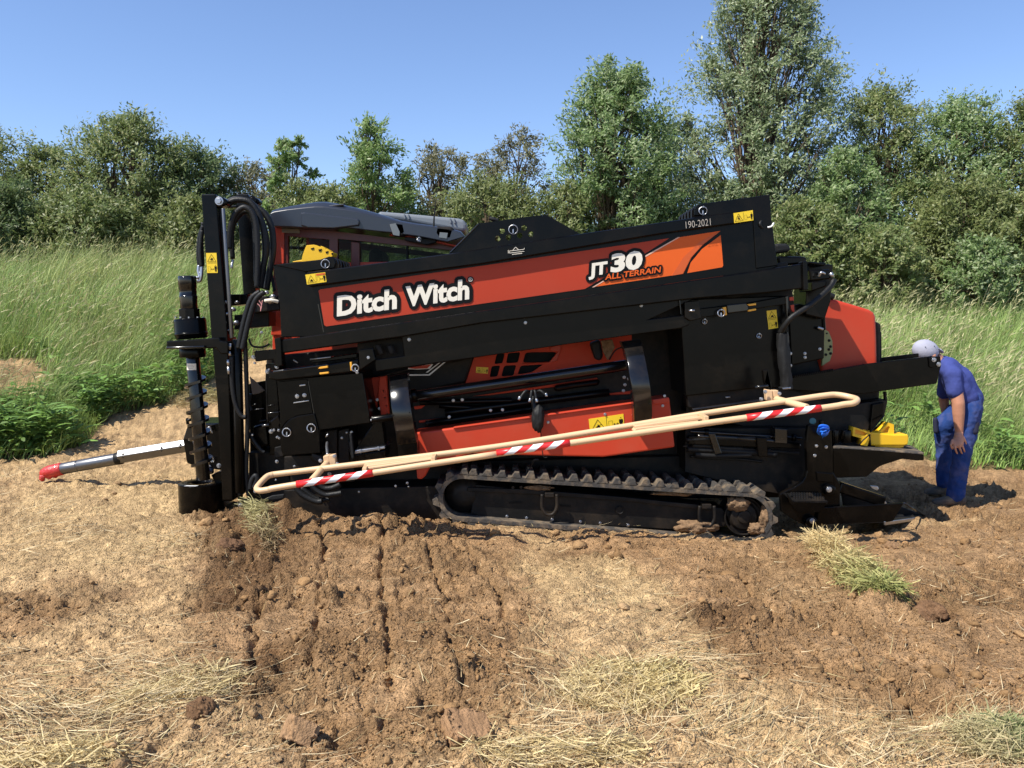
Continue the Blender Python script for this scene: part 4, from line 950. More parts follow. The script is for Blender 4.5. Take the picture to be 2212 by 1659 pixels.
for k in range(1, 6): plate('rod_divider', zz(ZC, 590,760, 590,672, 622,648, 668,640, 700,655, 712,700, 706,760), YF-.01, .018, 'gloss', RIG).location.y += .115*k
plate('end_plate', zz(ZE, 270,258, 270,210, 290,178, 330,165, 868,92, 882,300, 930,655, 760,680, 735,300), YF-.012, .02, 'black', RIG)
for k in range(1, 6): plate('rod_divider', zz(ZE, 268,268, 268,205, 285,176, 325,163, 372,172, 380,258), YF-.012, .018, 'gloss', RIG).location.y += .115*k
holed('lifting_plate', zz(ZC, 1690,625, 1958,352)+zz(ZD, 60,310, 340,270, 500,252, 540,272, 782,410), [ring_uv(ZD(x, y), 6.2) for x, y in ((155,381),(330,357),(120,441),(206,431),(294,417),(381,405))], YF+.05, .02, 'black', RIG)
plate('plate_lip', zz(ZC, 1700,606, 1955,350, 1962,362, 1716,612), YF+.04, .03, 'gloss', RIG)
ringpin(ZD(243, 370), YF+.05, RIG, 9.5); ringpin(ZC(622, 705), YF-.012, RIG, 9); ringpin(ZE(338, 222), YF-.014, RIG, 8.5)
cyl('pivot_knob', P(*ZD(55, 280), YF+.1), P(*ZD(125, 300), YF+.1), .016, 'rubber', RIG)
tube('hose', [P(*ZE(800, 300), YF), P(*ZE(790, 330), YF-.02), P(*ZE(810, 365), YF)], .012, 'hose', RIG)
tube('white_clip', [P(*ZE(850, 352), YF-.01), P(*ZE(880, 345), YF-.02), P(*ZE(898, 318), YF-.01)], .007, 'white', RIG, n=6)
plate('guide_tube', zz(ZE, 905,480, 1000,480, 1035,500, 1030,545, 920,560), YF+.35, .1, 'rubber', RIG, bevel=.03, seg=3)
plate('carriage', zz(ZE, 925,578, 1150,582, 1168,610, 1150,640, 940,660), YF+.3, .5, 'black', RIG, bevel=.02)
# ---- decal on the rod box
Yd = YF-.004
PAN = plate('decal', zz(ZC, 562,940, 578,928)+zz(ZD, 0,656, 1480,438, 1300,552, 810,840, 0,956)+zz(ZC, 632,1250, 612,1240), Yd, .003, 'decal_red', RIG, bevel=0)
plate('decal_patch', zz(ZD, 872,826, 1296,580, 1562,430, 1885,380, 1745,490, 1655,590, 1590,720), Yd, .003, 'decal_orange', PAN, bevel=0)
plate('decal_patch', zz(ZD, 1874,384, 1720,468, 1590,590, 1498,735, 1586,720, 1650,592, 1742,490), Yd-.0015, .001, 'decal_orange_dark', PAN, bevel=0)
plate('decal_patch', zz(ZD, 1886,414, 1906,655, 1898,668, 1622,714, 1650,630, 1740,522), Yd, .003, 'decal_orange', PAN, bevel=0)
plate('decal_stripe', zz(ZD, 866,828, 1292,574, 1548,430, 1566,428, 1300,582, 884,826), Yd-.0015, .001, 'decal_line', PAN, bevel=0)
text_on('brand_lettering', 'Ditch', ZC(722, 1155), ZC(1255, 1086), 41, Yd, 'cream', PAN, bold=.042, shear=.15, outline=8)
text_on('brand_lettering', 'Witch', ZC(1342, 1069), ZC(1884, 1003), 41, Yd, 'cream', PAN, bold=.042, shear=.15, outline=8)
text_on('registered_mark', '\u00ae', ZC(1870, 862), ZC(1906, 858), 8.6, Yd-.001, 'cream', PAN, bold=0, outline=2.5)
text_on('model_lettering', 'JT', ZD(838, 735), ZD(1002, 712), 25, Yd, 'cream', PAN, bold=.045, shear=.16, outline=6.5)
text_on('model_lettering', '30', ZD(1012, 704), ZD(1274, 668), 37, Yd, 'cream', PAN, bold=.05, shear=.14, outline=6.5)
text_on('model_lettering', 'ALL TERRAIN', ZD(968, 768), ZD(1418, 706), 11.8, Yd-.0012, 'decal_orange', PAN, bold=.022, shear=.2, outline=4)
text_on('chalk_number', '190-2021', ZD(1610, 362), ZD(1808, 336), 14.5, YF-.057, 'chalk', RIG, bold=-.012, shear=.05)
sg = plate('load_sticker', zz(ZD, 196,515, 335,498, 340,560, 200,578), YF-.058, .003, 'decal_black', RIG, bevel=0)
bm = bmesh.new()
for a, b in (((212,540),(330,526)), ((212,556),(330,542)), ((212,540),(212,556)), ((330,526),(330,542)), ((240,534),(262,508)), ((262,508),(285,530)), ((204,532),(204,558)), ((330,516),(330,545))):
    bar('', P(*ZD(*a), YF-.060), P(*ZD(*b), YF-.060), .002, .0035, None, None, bm=bm)
for k in range(9): bar('', P(*ZD(235+k*9, 567-k*1.1), YF-.060), P(*ZD(241+k*9, 566-k*1.1), YF-.060), .002, .006, None, None, bm=bm)
link('pictogram', bm_mesh(bm), sg, 'cream')
sticker(zz(ZC, 447,800, 620,778, 632,862, 462,886), YF-.056, RIG, 'h', extra_bar=True, icon=1)
sticker(zz(ZE, 580,240, 732,216, 737,296, 586,318), YF-.056, RIG, 'h', icon=0)
sticker(zz(ZA, 694,764, 808,762, 822,980, 706,981), 6.45, RIG, 'v', icon=2)
plate('wall_seam', zz(ZC, 555,1055, 562,1055, 610,1300, 603,1300), YF-.003, .003, 'gloss', RIG, bevel=0)

# ---- long beam under the rod box
BEAM = plate('slide_beam', zz(ZF, 275,124)+zz(ZD, 0,1012)+zz(ZE, 804,690, 1150,634, 1163,834, 850,872, 300,915)+zz(ZD, 0,1112)+zz(ZF, 1290,98, 282,236), YF-.13, .12, 'black', RIG, bevel=.010)
plate('beam_cap', zz(ZF, 248,112, 300,100, 312,330, 270,345), YF-.16, .1, 'black', RIG)
plate('beam_cap', zz(ZE, 1128,622, 1165,618, 1172,848, 1135,852), YF-.16, .1, 'black', RIG)
plate('lower_skirt', zz(ZF, 1290,92, 1312,250, 1068,284, 1080,378)+zz(ZG, 800,218, 1560,108, 1880,62)+zz(ZH, 400,470, 475,440, 480,350, 130,392)+zz(ZE, 300,905)+zz(ZD, 0,1100), YF-.07, .05, 'black', RIG, bevel=.006)
plate('backing_plate', zz(ZH, -250,140, 1330,-110, 1400,330, 480,480, -250,480), YF+.12, .03, 'dull', RIG)
plate('skirt_back', zz(ZF, 925,150, 1295,95, 1315,255, 1065,290, 930,280), YF+.1, .05, 'dull', RIG)
for x, y in ((340, 1107), (1256, 971)): bolt(ZD(x, y), YF-.07, RIG, .011)
for x, y in ((1350, 118),): bolt(ZF(x, y), YF-.07, RIG, .012)
bolt(ZH(600, 186), YF-.07, RIG, .009, 'steel', .01, False)
# front clutter under the beam, left
plate('cross_block', zz(ZF, 545,285, 700,262, 925,230, 925,265, 560,312, 545,300), YF+.02, .2, 'black', RIG)
tube('steel_rod', [P(*ZF(540, 281), YF-.02), P(*ZF(710, 261), YF-.02)], .007, 'steel', RIG, n=8, smooth=False)
tube('steel_rod', [P(*ZF(405, 282), YF-.02), P(*ZF(440, 310), YF-.02)], .006, 'steel', RIG, n=8, smooth=False)
cyl('roller', P(*ZF(1090, 160), YF), P(*ZF(1120, 240), YF), .03, 'dull', RIG); cyl('roller', P(*ZF(1190, 165), YF), P(*ZF(1210, 235), YF), .028, 'dull', RIG)
plate('latch_bracket', zz(ZF, 938,202, 1052,187, 1076,284, 962,360, 945,365), YF-.10, .05, 'black', RIG)
bolt(ZF(1018, 265), YF-.10, RIG, .016, 'zinc', .012, False)

# ---- front left box with its flap
plate('box_rail', zz(ZF, 200,372, 236,380, 700,318, 942,276, 946,378, 700,408, 272,455, 205,440), YF-.06, .12, 'black', RIG, bevel=.012)
cyl('rail_tube', P(*ZF(240, 384), YF-.05), P(*ZF(690, 324), YF-.05), .012, 'gloss', RIG)
FB = plate('front_box_panel', zz(ZF, 268,448, 968,385, 1036,800, 620,862, 632,1046, 320,1072, 300,1010, 292,700), YF+.0, .45, 'black', RIG, bevel=.008)
plate('panel_fold', zz(ZF, 520,455, 528,454, 575,715, 612,865, 604,866, 566,720), YF-.006, .006, 'gloss', RIG, bevel=.002)
plate('flap', zz(ZF, 318,1010, 305,880, 330,815, 380,765, 440,742, 510,732, 575,722, 610,860, 628,1045, 322,1070), YF-.022, .02, 'black', RIG, bevel=.006)
plate('inset_panel', zz(ZF, 285,462, 515,440, 560,722, 440,738, 350,785, 300,850), YF-.012, .011, 'black', RIG, bevel=.004)
ringpin(ZF(350, 876), YF-.024, RIG, 9, .0045); ringpin(ZF(551, 841), YF-.024, RIG, 9, .0045)
bolt(ZF(435, 582), YF-.014, RIG, .014, 'steel'); bolt(ZF(495, 573), YF-.014, RIG, .014, 'steel')
plate('step_edge', zz(ZF, 405,632, 530,613, 530,622, 405,641), YF-.03, .02, 'steel', RIG, bevel=.002)
plate('steel_tab', zz(ZF, 452,489, 502,483, 502,495, 454,501), YF-.02, .01, 'steel', RIG, bevel=.002)
for q in (zz(ZF, 605,356, 620,342, 685,332, 685,350, 625,358), zz(ZF, 614,390, 692,381, 692,396, 622,405), zz(ZF, 864,304, 880,300, 888,368, 872,374)): plate('latch', q, YF-.085, .03, 'amber', RIG, bevel=.003)
ringpin(ZF(910, 350), YF-.09, RIG, 7.5, .0045)
bolt(ZF(925, 387), YF-.06, RIG, .010)
# hanging bits and the triangular gusset beside the left roller guide
plate('gusset', zz(ZF, 1060,800, 1130,780, 1155,990, 905,1055, 930,985), YF+.08, .12, 'black', RIG)
plate('gusset_foot', zz(ZF, 905,1022, 1152,990, 1154,1012, 900,1056), YF+.02, .3, 'steel', RIG)
plate('gusset_block', zz(ZF, 897,1060, 1155,1022, 1155,1085, 900,1122), YF+.03, .25, 'black', RIG)
for x, y in ((955, 1030), (1100, 1008)): bolt(ZF(x, y), YF+.02, RIG, .014, 'steel')
cyl('spacer_tube', P(*ZF(1045, 775), YF-.02), P(*ZF(1225, 748), YF-.02), PXL(8.2, YF), 'black', RIG); cyl('tube_bolt', P(*ZF(1036, 778), YF-.02), P(*ZF(1060, 774), YF-.02), .012, 'zinc', RIG, n=6)
plate('box_leg', zz(ZF, 860,890, 880,880, 900,1090, 880,1090), YF+.0, .05, 'rubber', RIG)
for i, (x0, y0, x1, y1) in enumerate(((640,870,760,1110), (770,860,860,1130), (690,1080,900,1190), (330,1075,640,1190), (250,1000,330,1090), (380,1180,900,1300))):
    plate('lower_block', zz(ZF, x0, y0, x1, y0-20, x1, y1-20, x0, y1), YF+.18+.03*(i % 3), .4, 'dull', RIG)
for (x, y) in ((800, 922), (840, 878), (880, 875), (700, 1218), (940, 1362), (418, 1152), (1240, 1315), (1335, 1290), (1345, 1320), (275, 915), (290, 925), (262, 1265), (765, 1135)): bolt(ZF(x, y), YF+.12, RIG, random.Random(x).uniform(.006, .010), 'steel')
tube('fitting', [P(*ZF(670, 985), YF-.02), P(*ZF(680, 1000), YF-.02), P(*ZF(684, 1060), YF-.02)], .010, 'zinc', RIG)
tube('lever', [P(*ZF(668, 915), YF-.02), P(*ZF(690, 888), YF-.02)], .007, 'steel', RIG, n=6, smooth=False)
for k, (pts, r) in enumerate(((((420,1300),(440,1350),(500,1400),(590,1440),(640,1440)), .024), (((540,1290),(580,1340),(660,1385),(740,1380),(800,1370)), .020), (((600,1280),(650,1330),(720,1330),(790,1300)), .022), (((470,1330),(560,1400),(640,1430),(700,1420)), .020), (((55,1340),(65,1270),(95,1230),(110,1260),(80,1330)), .020), (((560,1060),(590,1100),(640,1110)), .022), (((870,950),(880,1030),(905,1090)), .018))):
    hose([ZF(*p) for p in pts], YF-.08+.03*k, r, RIG)
plate('tarp_flap', zz(ZF, 150,1430, 230,1392, 330,1380, 325,1415, 240,1430), YF-.1, .02, 'rubber', RIG)
plate('tarp_flap', zz(ZF, 545,1040, 640,1075, 650,1110, 620,1110, 560,1080), YF+.0, .02, 'rubber', RIG)

# ---- curved roller guides
def guide(fc, L, Rr, bulge):
    def fine(q):
        q = [Vector((*c, 0)) if isinstance(c, tuple) else Vector((c, 0, 0)) for c in q]; return smooth_path(q, 5)
    L = [tuple(p[:2]) for p in fine(L)]; Rr = [tuple(p[:2]) for p in fine(Rr)]; bulge = [p[0] for p in fine(bulge)]
    bm = bmesh.new(); n = len(L); A = []; B = []; A2 = []; B2 = []
    for (l, r, b) in zip(L, Rr, bulge):
        A.append(bm.verts.new(P(*fc(*l), b)-ROOT)); B.append(bm.verts.new(P(*fc(*r), b)-ROOT)); A2.append(bm.verts.new(P(*fc(*l), b)+Vector((0, .13, 0))-ROOT)); B2.append(bm.verts.new(P(*fc(*r), b)+Vector((0, .13, 0))-ROOT))
    for i in range(n-1):
        bm.faces.new((A[i], B[i], B[i+1], A[i+1])).smooth = True
        for q in ((A2[i], A2[i+1], B2[i+1], B2[i]), (A[i], A[i+1], A2[i+1], A2[i]), (B[i], B2[i], B2[i+1], B[i+1])): bm.faces.new(q)
    bm.faces.new((A[0], A2[0], B2[0], B[0])); bm.faces.new((A[-1], B[-1], B2[-1], A2[-1]))
    return link('roller_guide', bm_mesh(bm, 'roller_guide'), RIG, 'gloss', bevel=.008)
bulge = [6.38, 6.31, 6.24, 6.19, 6.16, 6.15, 6.16, 6.18, 6.22]
Lx = [(224,342),(226,380),(228,430),(233,490),(240,550),(250,620),(262,690),(272,750),(280,806)]; Rx = [(346,322),(350,360),(354,410),(360,470),(368,530),(378,600),(390,670),(400,730),(410,788)]
guide(ZG, Lx, Rx, bulge)
Lx2 = [(1778,112),(1800,165),(1815,225),(1828,290),(1840,360),(1852,430),(1860,500),(1866,575),(1868,650)]; Rx2 = [(1908,96),(1925,145),(1940,205),(1952,270),(1964,340),(1975,410),(1983,480),(1988,550),(1988,632)]
guide(ZG, Lx2, Rx2, bulge)
for x, y, Y in ((234,430,6.22),(344,412,6.22),(252,603,6.15),(362,585,6.15),(390,768,6.2),(1806,190,6.26),(1916,176,6.26),(1846,362,6.17),(1954,348,6.17),(1862,540,6.17),(1972,528,6.17)): bolt(ZG(x, y), Y, RIG, .007, 'decal_black', .006, False)
plate('guide_foot', zz(ZG, 280,802, 412,785, 416,880, 290,900), 6.30, .2, 'black', RIG)
plate('guide_foot', zz(ZG, 1870,640, 1990,628, 1992,665, 1872,680), 6.30, .15, 'black', RIG)
# ---- pipe, engine panel, grille
cyl('steel_pipe', P(*ZG(330, 487), 6.52), P(*ZG(1830, 266), 6.52), PXL(12.2, 6.52), 'gloss', RIG, n=28)
cyl('pipe_sleeve', P(*ZG(330, 480), 6.51), P(*ZG(410, 470), 6.51), PXL(15, 6.5), 'black', RIG)
gr = [zz(ZG, 945,196, 1000,190, 985,256, 930,262), zz(ZG, 1022,188, 1104,182, 1088,252, 1008,256), zz(ZG, 1140,182, 1352,180, 1300,248, 1120,252),
      zz(ZG, 912,276, 970,270, 950,345, 898,350), zz(ZG, 996,272, 1078,268, 1058,340, 976,345), zz(ZG, 1106,272, 1262,262, 1180,318, 1085,332)]
def rnd(q, k=.16):
    out = []
    for i in range(len(q)):
        p, c, n = q[i-1], q[i], q[(i+1) % len(q)]
        for t in (0, .5, 1):
            a = (c[0]+(p[0]-c[0])*k, c[1]+(p[1]-c[1])*k); b = (c[0]+(n[0]-c[0])*k, c[1]+(n[1]-c[1])*k)
            m = ((a[0]+2*c[0]+b[0])/4, (a[1]+2*c[1]+b[1])/4); out.append((a, m, b)[int(t*2)])
    return out
holed('engine_panel', zz(ZG, 738,385, 795,215, 1000,140, 1600,60, 1850,60, 1850,420, 1620,420, 740,480), [rnd(q) for q in gr], 6.92, .03, 'orange_inner_lit', RIG)
plate('grille_backing', zz(ZG, 860,150, 1400,110, 1400,360, 860,390), 7.03, .02, 'decal_black', RIG)
plate('panel_nose', zz(ZG, 1300,150, 1380,130, 1370,180, 1350,240, 1300,254, 1130,262, 1110,256, 1300,246, 1356,178, 1310,178), 6.90, .04, 'orange', RIG, bevel=.008)
plate('tank', zz(ZG, 150,345, 345,300, 795,205, 735,388, 380,460, 100,560, 60,420), 6.88, .3, 'dull', RIG, bevel=.02)
for q in (zz(ZG, 352,288, 500,262, 520,262, 498,292, 420,298, 352,296), zz(ZG, 352,330, 490,330, 590,250, 604,248, 496,338, 352,340), zz(ZG, 470,318, 484,318, 568,252, 556,254)): plate('white_stripe', q, 6.872, .004, 'white', RIG, bevel=0)
plate('red_wedge', zz(ZG, 352,286, 510,262, 480,290, 400,294), 6.871, .004, 'orange', RIG, bevel=0)
sticker(zz(ZG, 808,280, 890,284, 886,326, 806,320), 6.92, RIG, 'h', icon=2)
plate('side_post', zz(ZG, 160,350, 205,340, 225,600, 180,660, 150,480), 6.62, .06, 'orange_inner_lit', RIG); plate('side_post', zz(ZG, 70,360, 165,345, 130,640, 90,580), 6.70, .06, 'orange_inner_lit', RIG)
plate('inner_beam', zz(ZG, 370,500, 1840,300, 1850,500, 700,650, 420,720, 380,700), 6.78, .12, 'dull', RIG)
for q in (zz(ZG, 780,478, 1620,352, 1620,378, 900,470), zz(ZG, 390,545, 470,536, 440,560, 395,566), zz(ZG, 425,640, 620,620, 590,632, 425,656), zz(ZG, 1650,462, 1860,440, 1860,462, 1700,470)): plate('red_strip', q, 6.76, .02, 'orange_inner_lit', RIG)
plate('hydraulic_cylinder', zz(ZG, 1330,405, 1470,385, 1640,362, 1636,405, 1470,425, 1335,450), 6.66, .08, 'black', RIG, bevel=.03, seg=3)
for (a, b, r) in (((430,520),(1050,505),.022), ((600,590),(1700,450),.03), ((470,660),(1180,560),.025), ((560,540),(900,560),.02)): cyl('hydraulic_tube', P(*ZG(*a), 6.70), P(*ZG(*b), 6.70), r, 'black', RIG)
for x, y in ((655, 505), (715, 500), (905, 572), (985, 568), (628, 616), (1800, 350), (1830, 360), (1805, 400), (1795, 440), (190, 440), (200, 485), (145, 500), (210, 540), (160, 560), (215, 590)): bolt(ZG(x, y), 6.64, RIG, .011, 'zinc', .02)
plate('beacon_housing', zz(ZG, 1570,120, 1640,95, 1660,200, 1650,238, 1610,236), 6.7, .12, 'rubber', RIG, bevel=.02); plate('beacon_bracket', zz(ZG, 1645,105, 1720,95, 1738,150, 1690,238, 1660,180), 6.66, .03, 'mud', RIG)
tube('wire', [P(*ZG(1700, 232), 6.6), P(*ZG(1740, 170), 6.58), P(*ZG(1785, 148), 6.55)], .006, 'hose', RIG, n=6)
# ---- orange side tray
TR = plate('side_tray', zz(ZG, 388,724, 650,690, 1180,614, 1850,521, 2104,486, 2140,818, 1662,885, 1100,872, 780,862, 500,950, 470,1010, 445,1034, 412,1032), 6.44, .28, 'orange', RIG, bevel=.014, seg=3)
plate('tray_lip', zz(ZG, 655,684, 1175,612, 1852,519, 1852,532, 1175,626, 655,697), 6.425, .05, 'orange', RIG, bevel=.006)
plate('tray_ledge', zz(ZG, 705,655, 1795,502, 1795,508, 705,662), 6.72, .03, 'orange', RIG)
plate('tray_end', zz(ZG, 1990,500, 2100,484, 2104,520, 1992,536), 6.425, .03, 'orange', RIG)
for x, y in ((1290, 652), (1672, 598), (2058, 541), (2070, 475), (1860, 600)): bolt(ZG(x, y), 6.44, RIG, .010)
sticker(zz(ZG, 1562,630, 1795,595, 1802,690, 1572,724), 6.44, RIG, 'h', icon=2)
# hose bundle with a bag hanging in the middle
for k, (x1, y1) in enumerate(((1102, 492), (1172, 505), (1212, 508), (1276, 470))):
    tube('hose', [P(*ZG(1190, 480), 6.45), P(*ZG((1190+x1)/2, 440), 6.40), P(*ZG(x1, y1), 6.38)], .011, 'hose', RIG)
    cyl('nozzle', P(*ZG(x1, y1-14), 6.38), P(*ZG(x1+(-8 if x1 < 1190 else 4), y1+10), 6.375), .012, 'steel', RIG, n=10)
tube('hose', [P(*ZG(1188, 455), 6.45), P(*ZG(1195, 520), 6.42), P(*ZG(1205, 580), 6.40)], .02, 'hose', RIG)
def bag():
    v, f = ico_np(4); r = 1+.16*fbm(v[:, 0]*2.4+3, v[:, 2]*1.2+v[:, 1], 3, 901)+.10*fbm(v[:, 0]*7, v[:, 2]*1.5, 2, 905)
    p = P(*ZG(1222, 632), 6.37)-ROOT; q = v*r[:, None]*np.array((.050, .045, .105)); q[:, 0] *= 1+.15*q[:, 2]/.1
    return link('hose_bag', np_mesh('hose_bag', q+np.array(p), f), RIG, 'rubber', smooth=True)
bag()
tube('cord', [P(*ZG(1240, 700), 6.36), P(*ZG(1246, 780), 6.38), P(*ZG(1258, 878), 6.38), P(*ZG(1285, 886), 6.38)], .004, 'hose', RIG, n=6)
tube('hook', [P(*ZG(1182, 935), 6.5), P(*ZG(1195, 905), 6.48), P(*ZG(1228, 902), 6.48)], .010, 'hose', RIG)

# ---- right box, sleeves, latch
plate('right_box_panel', zz(ZH, 402,225, 560,215, 1325,185, 1345,560, 1368,1000, 1130,985, 445,1062, 405,460), YF+.05, .6, 'black', RIG, bevel=.008)
plate('right_rail', zz(ZH, 560,300, 970,252, 1312,190, 1318,262, 1060,300, 820,345, 575,378), YF-.03, .08, 'black', RIG)
plate('right_rail_bar', zz(ZH, 800,268, 965,250, 985,262, 988,318, 810,340), YF-.06, .03, 'gloss', RIG)
plate('latch_bracket', zz(ZH, 432,240, 558,226, 582,385, 486,408, 436,380), YF-.10, .06, 'black', RIG)
plate('latch_edge', zz(ZH, 384,215, 394,210, 405,345, 398,350), YF-.1, .06, 'gloss', RIG)
tube('latch_pin', [P(*ZH(470, 318), YF-.11), P(*ZH(522, 315), YF-.12)], .009, 'steel', RIG, n=8, smooth=False)
for q in (zz(ZH, 978,262, 1055,250, 1057,268, 1000,276), zz(ZH, 985,310, 1055,297, 1058,313, 990,326), zz(ZH, 766,288, 795,283, 802,355, 778,360)): plate('latch', q, YF-.075, .03, 'amber', RIG, bevel=.003)
ringpin(ZH(752, 338), YF-.07, RIG, 7.5, .0045); ringpin(ZH(608, 412), YF+.04, RIG, 5); ringpin(ZH(1082, 538), YF+.05, RIG, 5)
sticker(zz(ZH, 1147,318, 1232,308, 1248,466, 1165,480), YF+.05, RIG, 'v', icon=1)
for q in (zz(ZH, 315,247, 378,240, 380,267, 318,274), zz(ZH, 1346,200, 1382,195, 1384,226, 1348,231), zz(ZH, 1355,270, 1386,264, 1391,332, 1366,320)): plate('red_reflector', q, YF-.02, .015, 'orange', RIG, bevel=.002)
plate('grey_wedge', zz(ZH, 765,185, 905,155, 965,168, 905,200, 840,205), YF-.02, .02, 'dull', RIG)
plate('rail_end', zz(ZH, 1310,190, 1336,184, 1340,300, 1330,440, 1318,300), YF-.04, .05, 'gloss', RIG)
hose([ZH(1268, 510), ZH(1310, 440), ZH(1370, 370), ZH(1500, 285), ZH(1620, 190), ZH(1700, 110), ZH(1735, 50)], [YF-.02, YF-.06, YF-.08, YF-.06, YF-.02, YF+.02, YF+.05], .021, RIG)
def sleeve(fc, pts, Y, r0, seed, name='hose_sleeve'):
    q = smooth_path([P(*fc(*p), Y) for p in pts], 10); N = len(q); bm = bmesh.new(); R = []; n = 16
    for i, p in enumerate(q):
        a = np.linspace(0, 2*math.pi, n, endpoint=False); f = 1+.22*fbm(np.cos(a)*1.2+seed+i*.10, np.sin(a)*1.2+i*.05, 3, seed)+.14*np.sin(a*5+i*.25)
        R.append([bm.verts.new(p-ROOT+Vector((math.cos(t)*r0*ff, math.sin(t)*r0*ff, 0))) for t, ff in zip(a, f)])
    for i in range(N-1):
        for k in range(n): bm.faces.new((R[i][k], R[i][(k+1) % n], R[i+1][(k+1) % n], R[i+1][k])).smooth = True
    bm.faces.new(R[0][::-1]); bm.faces.new(R[-1]); return link(name, bm_mesh(bm, name), RIG, 'rubber')
sleeve(ZH, [(1285, 515), (1288, 640), (1305, 780), (1312, 900), (1322, 1000)], YF-.01, .042, 3)
plate('sleeve_rail', zz(ZH, 1322,500, 1336,498, 1366,1000, 1350,1002), YF-.03, .05, 'gloss', RIG)
plate('sleeve_foot', zz(ZH, 1282,990, 1362,980, 1362,1000, 1290,1006), YF-.06, .1, 'steel', RIG)
plate('rear_panel', zz(ZH, 1335,290, 1500,240, 1640,200, 1655,480, 1650,735, 1362,795), YF+.32, .5, 'black', RIG, bevel=.01)
plate('rear_plate', [(1745,565),(1800,572),(1795,650),(1782,690),(1740,680)], YF+.2, .3, 'black', RIG, bevel=.01)
for (x, y) in ((1610, 652), (1480, 690), (1482, 724), (1355, 690), (1355, 795)): bolt(ZH(x, y), YF+.32, RIG, .011)
plate('edge_trim', zz(ZH, 1632,240, 1648,236, 1668,480, 1655,490, 1650,330), YF+.28, .03, 'gloss', RIG)
cyl('fitting', P(*ZH(1590, 462), YF+.28), P(*ZH(1640, 480), YF+.28), .012, 'zinc', RIG)
for q in (zz(ZE, 1170,622, 1318,634, 1300,660, 1180,640), zz(ZE, 1180,690, 1340,682, 1352,760, 1190,775), zz(ZE, 1200,780, 1320,770, 1318,820, 1200,860)): plate('clamp_block', q, YF+.05, .3, 'black', RIG, bevel=.01)
tube('fitting', [P(*ZE(1255, 740), YF), P(*ZE(1275, 710), YF-.02), P(*ZE(1300, 720), YF)], .010, 'zinc', RIG); tube('fitting', [P(*ZE(1348, 712), YF+.05), P(*ZE(1362, 745), YF+.05)], .016, 'zinc', RIG, smooth=False)
cyl('hood_bracket', P(*ZE(1310, 885), 7.0), P(*ZE(1372, 905), 7.0), .028, 'rubber', RIG)
# ---- orange engine hood and exhaust side
plate('fan_guard', zz(ZH, 1640,470, 1690,500, 1722,580, 1725,680, 1700,755, 1630,800), 6.98, .03, 'fan_guard', RIG)
for x, y in ((1672, 515), (1692, 577), (1705, 630), (1705, 690), (1690, 655), (1664, 700)): plate('guard_slot', ring_uv(ZH(x, y), 3.2 if x != 1672 else 2, 8), 6.977, .004, 'decal_black', RIG, bevel=0)
HOOD = plate('engine_hood', zz(ZH, 1600,215, 1650,206, 1735,215, 1900,262, 2050,308, 2088,335, 2104,375, 2112,560, 2118,900, 1640,900, 1560,600, 1560,260), 7.02, .85, 'orange', RIG, bevel=.03, seg=4)
plate('hood_side_box', zz(ZH, 2112,500, 2150,500, 2152,760, 2112,760), 7.1, .6, 'dull', RIG)

# ---- rear drill-frame beam (open channel) at the right
BF = 6.80
plate('rear_beam_web', zz(ZE, 1020,1545)+zz(ZK, 0,296, 588,226, 672,232, 680,300, 640,466, 205,525, 0,556)+zz(ZH, 1380,1010), BF, .03, 'black', RIG, bevel=.006)
plate('rear_beam_back', zz(ZE, 1020,1535)+zz(ZK, 0,290, 640,214)+zz(ZK, 640,440, 205,505, 0,540)+zz(ZH, 1380,1000), BF, .03, 'black', RIG).location.y = .30
plate('rear_beam_floor', zz(ZE, 1020,1565)+zz(ZK, 0,318, 655,250, 655,285, 0,350)+zz(ZE, 1020,1600), BF+.03, .27, 'tread', RIG)
plate('rear_beam_cap', zz(ZK, 568,238, 664,226, 676,236, 668,262, 655,300, 600,330, 575,322), BF-.015, .02, 'black', RIG)
bolt(ZK(614, 258), BF-.015, RIG, .016, 'zinc'); bolt(ZK(655, 297), BF-.015, RIG, .016, 'zinc')
for k in range(22):
    x = 1060+k*14.5; y = 1528-k*2.5; plate('rack_tooth', zz(ZE, x, y, x+7, y-3, x+12, y+16, x+5, y+18), BF-.02, .03, 'dull', RIG, bevel=.002)
plate('rear_body', zz(ZH, 1380,1000)+zz(ZJ, 800,110, 1255,50, 1252,80, 1225,190, 1110,330, 1100,345, 700,345, 560,300, 300,330)+zz(ZH, 440,1200, 450,1060, 1130,985), BF+.08, .6, 'dull', RIG)
plate('rear_leg', zz(ZJ, 1130,90, 1225,70, 1220,190, 1105,330), BF+.04, .04, 'black', RIG)
plate('frame_hook', zz(ZK, 185,540, 205,535, 208,620, 202,645, 190,600), BF+.1, .04, 'dull', RIG)
tube('stay_cable', [P(*ZJ(1225, 180), BF+.02), P(*ZJ(1110, 320), BF-.1)], .006, 'hose', RIG, n=6, smooth=False)
plate('box_sill', zz(ZH, 445,1010, 1130,985, 1140,1090, 520,1170, 470,1160), YF+.1, .2, 'dull', RIG)
cyl('sill_rod', P(*ZH(500, 1180), YF+.02), P(*ZH(1140, 1092), YF+.02), .012, 'gloss', RIG)
tube('fitting', [P(*ZH(790, 1072), YF+.08), P(*ZH(830, 1068), YF+.08)], .006, 'zinc', RIG, smooth=False, n=6)
cyl('control_rod', P(*ZH(480, 1368), 6.62), P(*ZH(1455, 1430), 6.62), .012, 'gloss', RIG); cyl('rod_collar', P(*ZH(605, 1374), 6.62), P(*ZH(640, 1378), 6.62), .028, 'black', RIG); cyl('rod_collar', P(*ZH(1370, 1422), 6.62), P(*ZH(1400, 1426), 6.62), .030, 'black', RIG)
plate('engine_mass', [(1480,925),(1760,925),(1760,1080),(1640,1060),(1480,1020)], 6.72, .5, 'dull', RIG)
_r = random.Random(11)
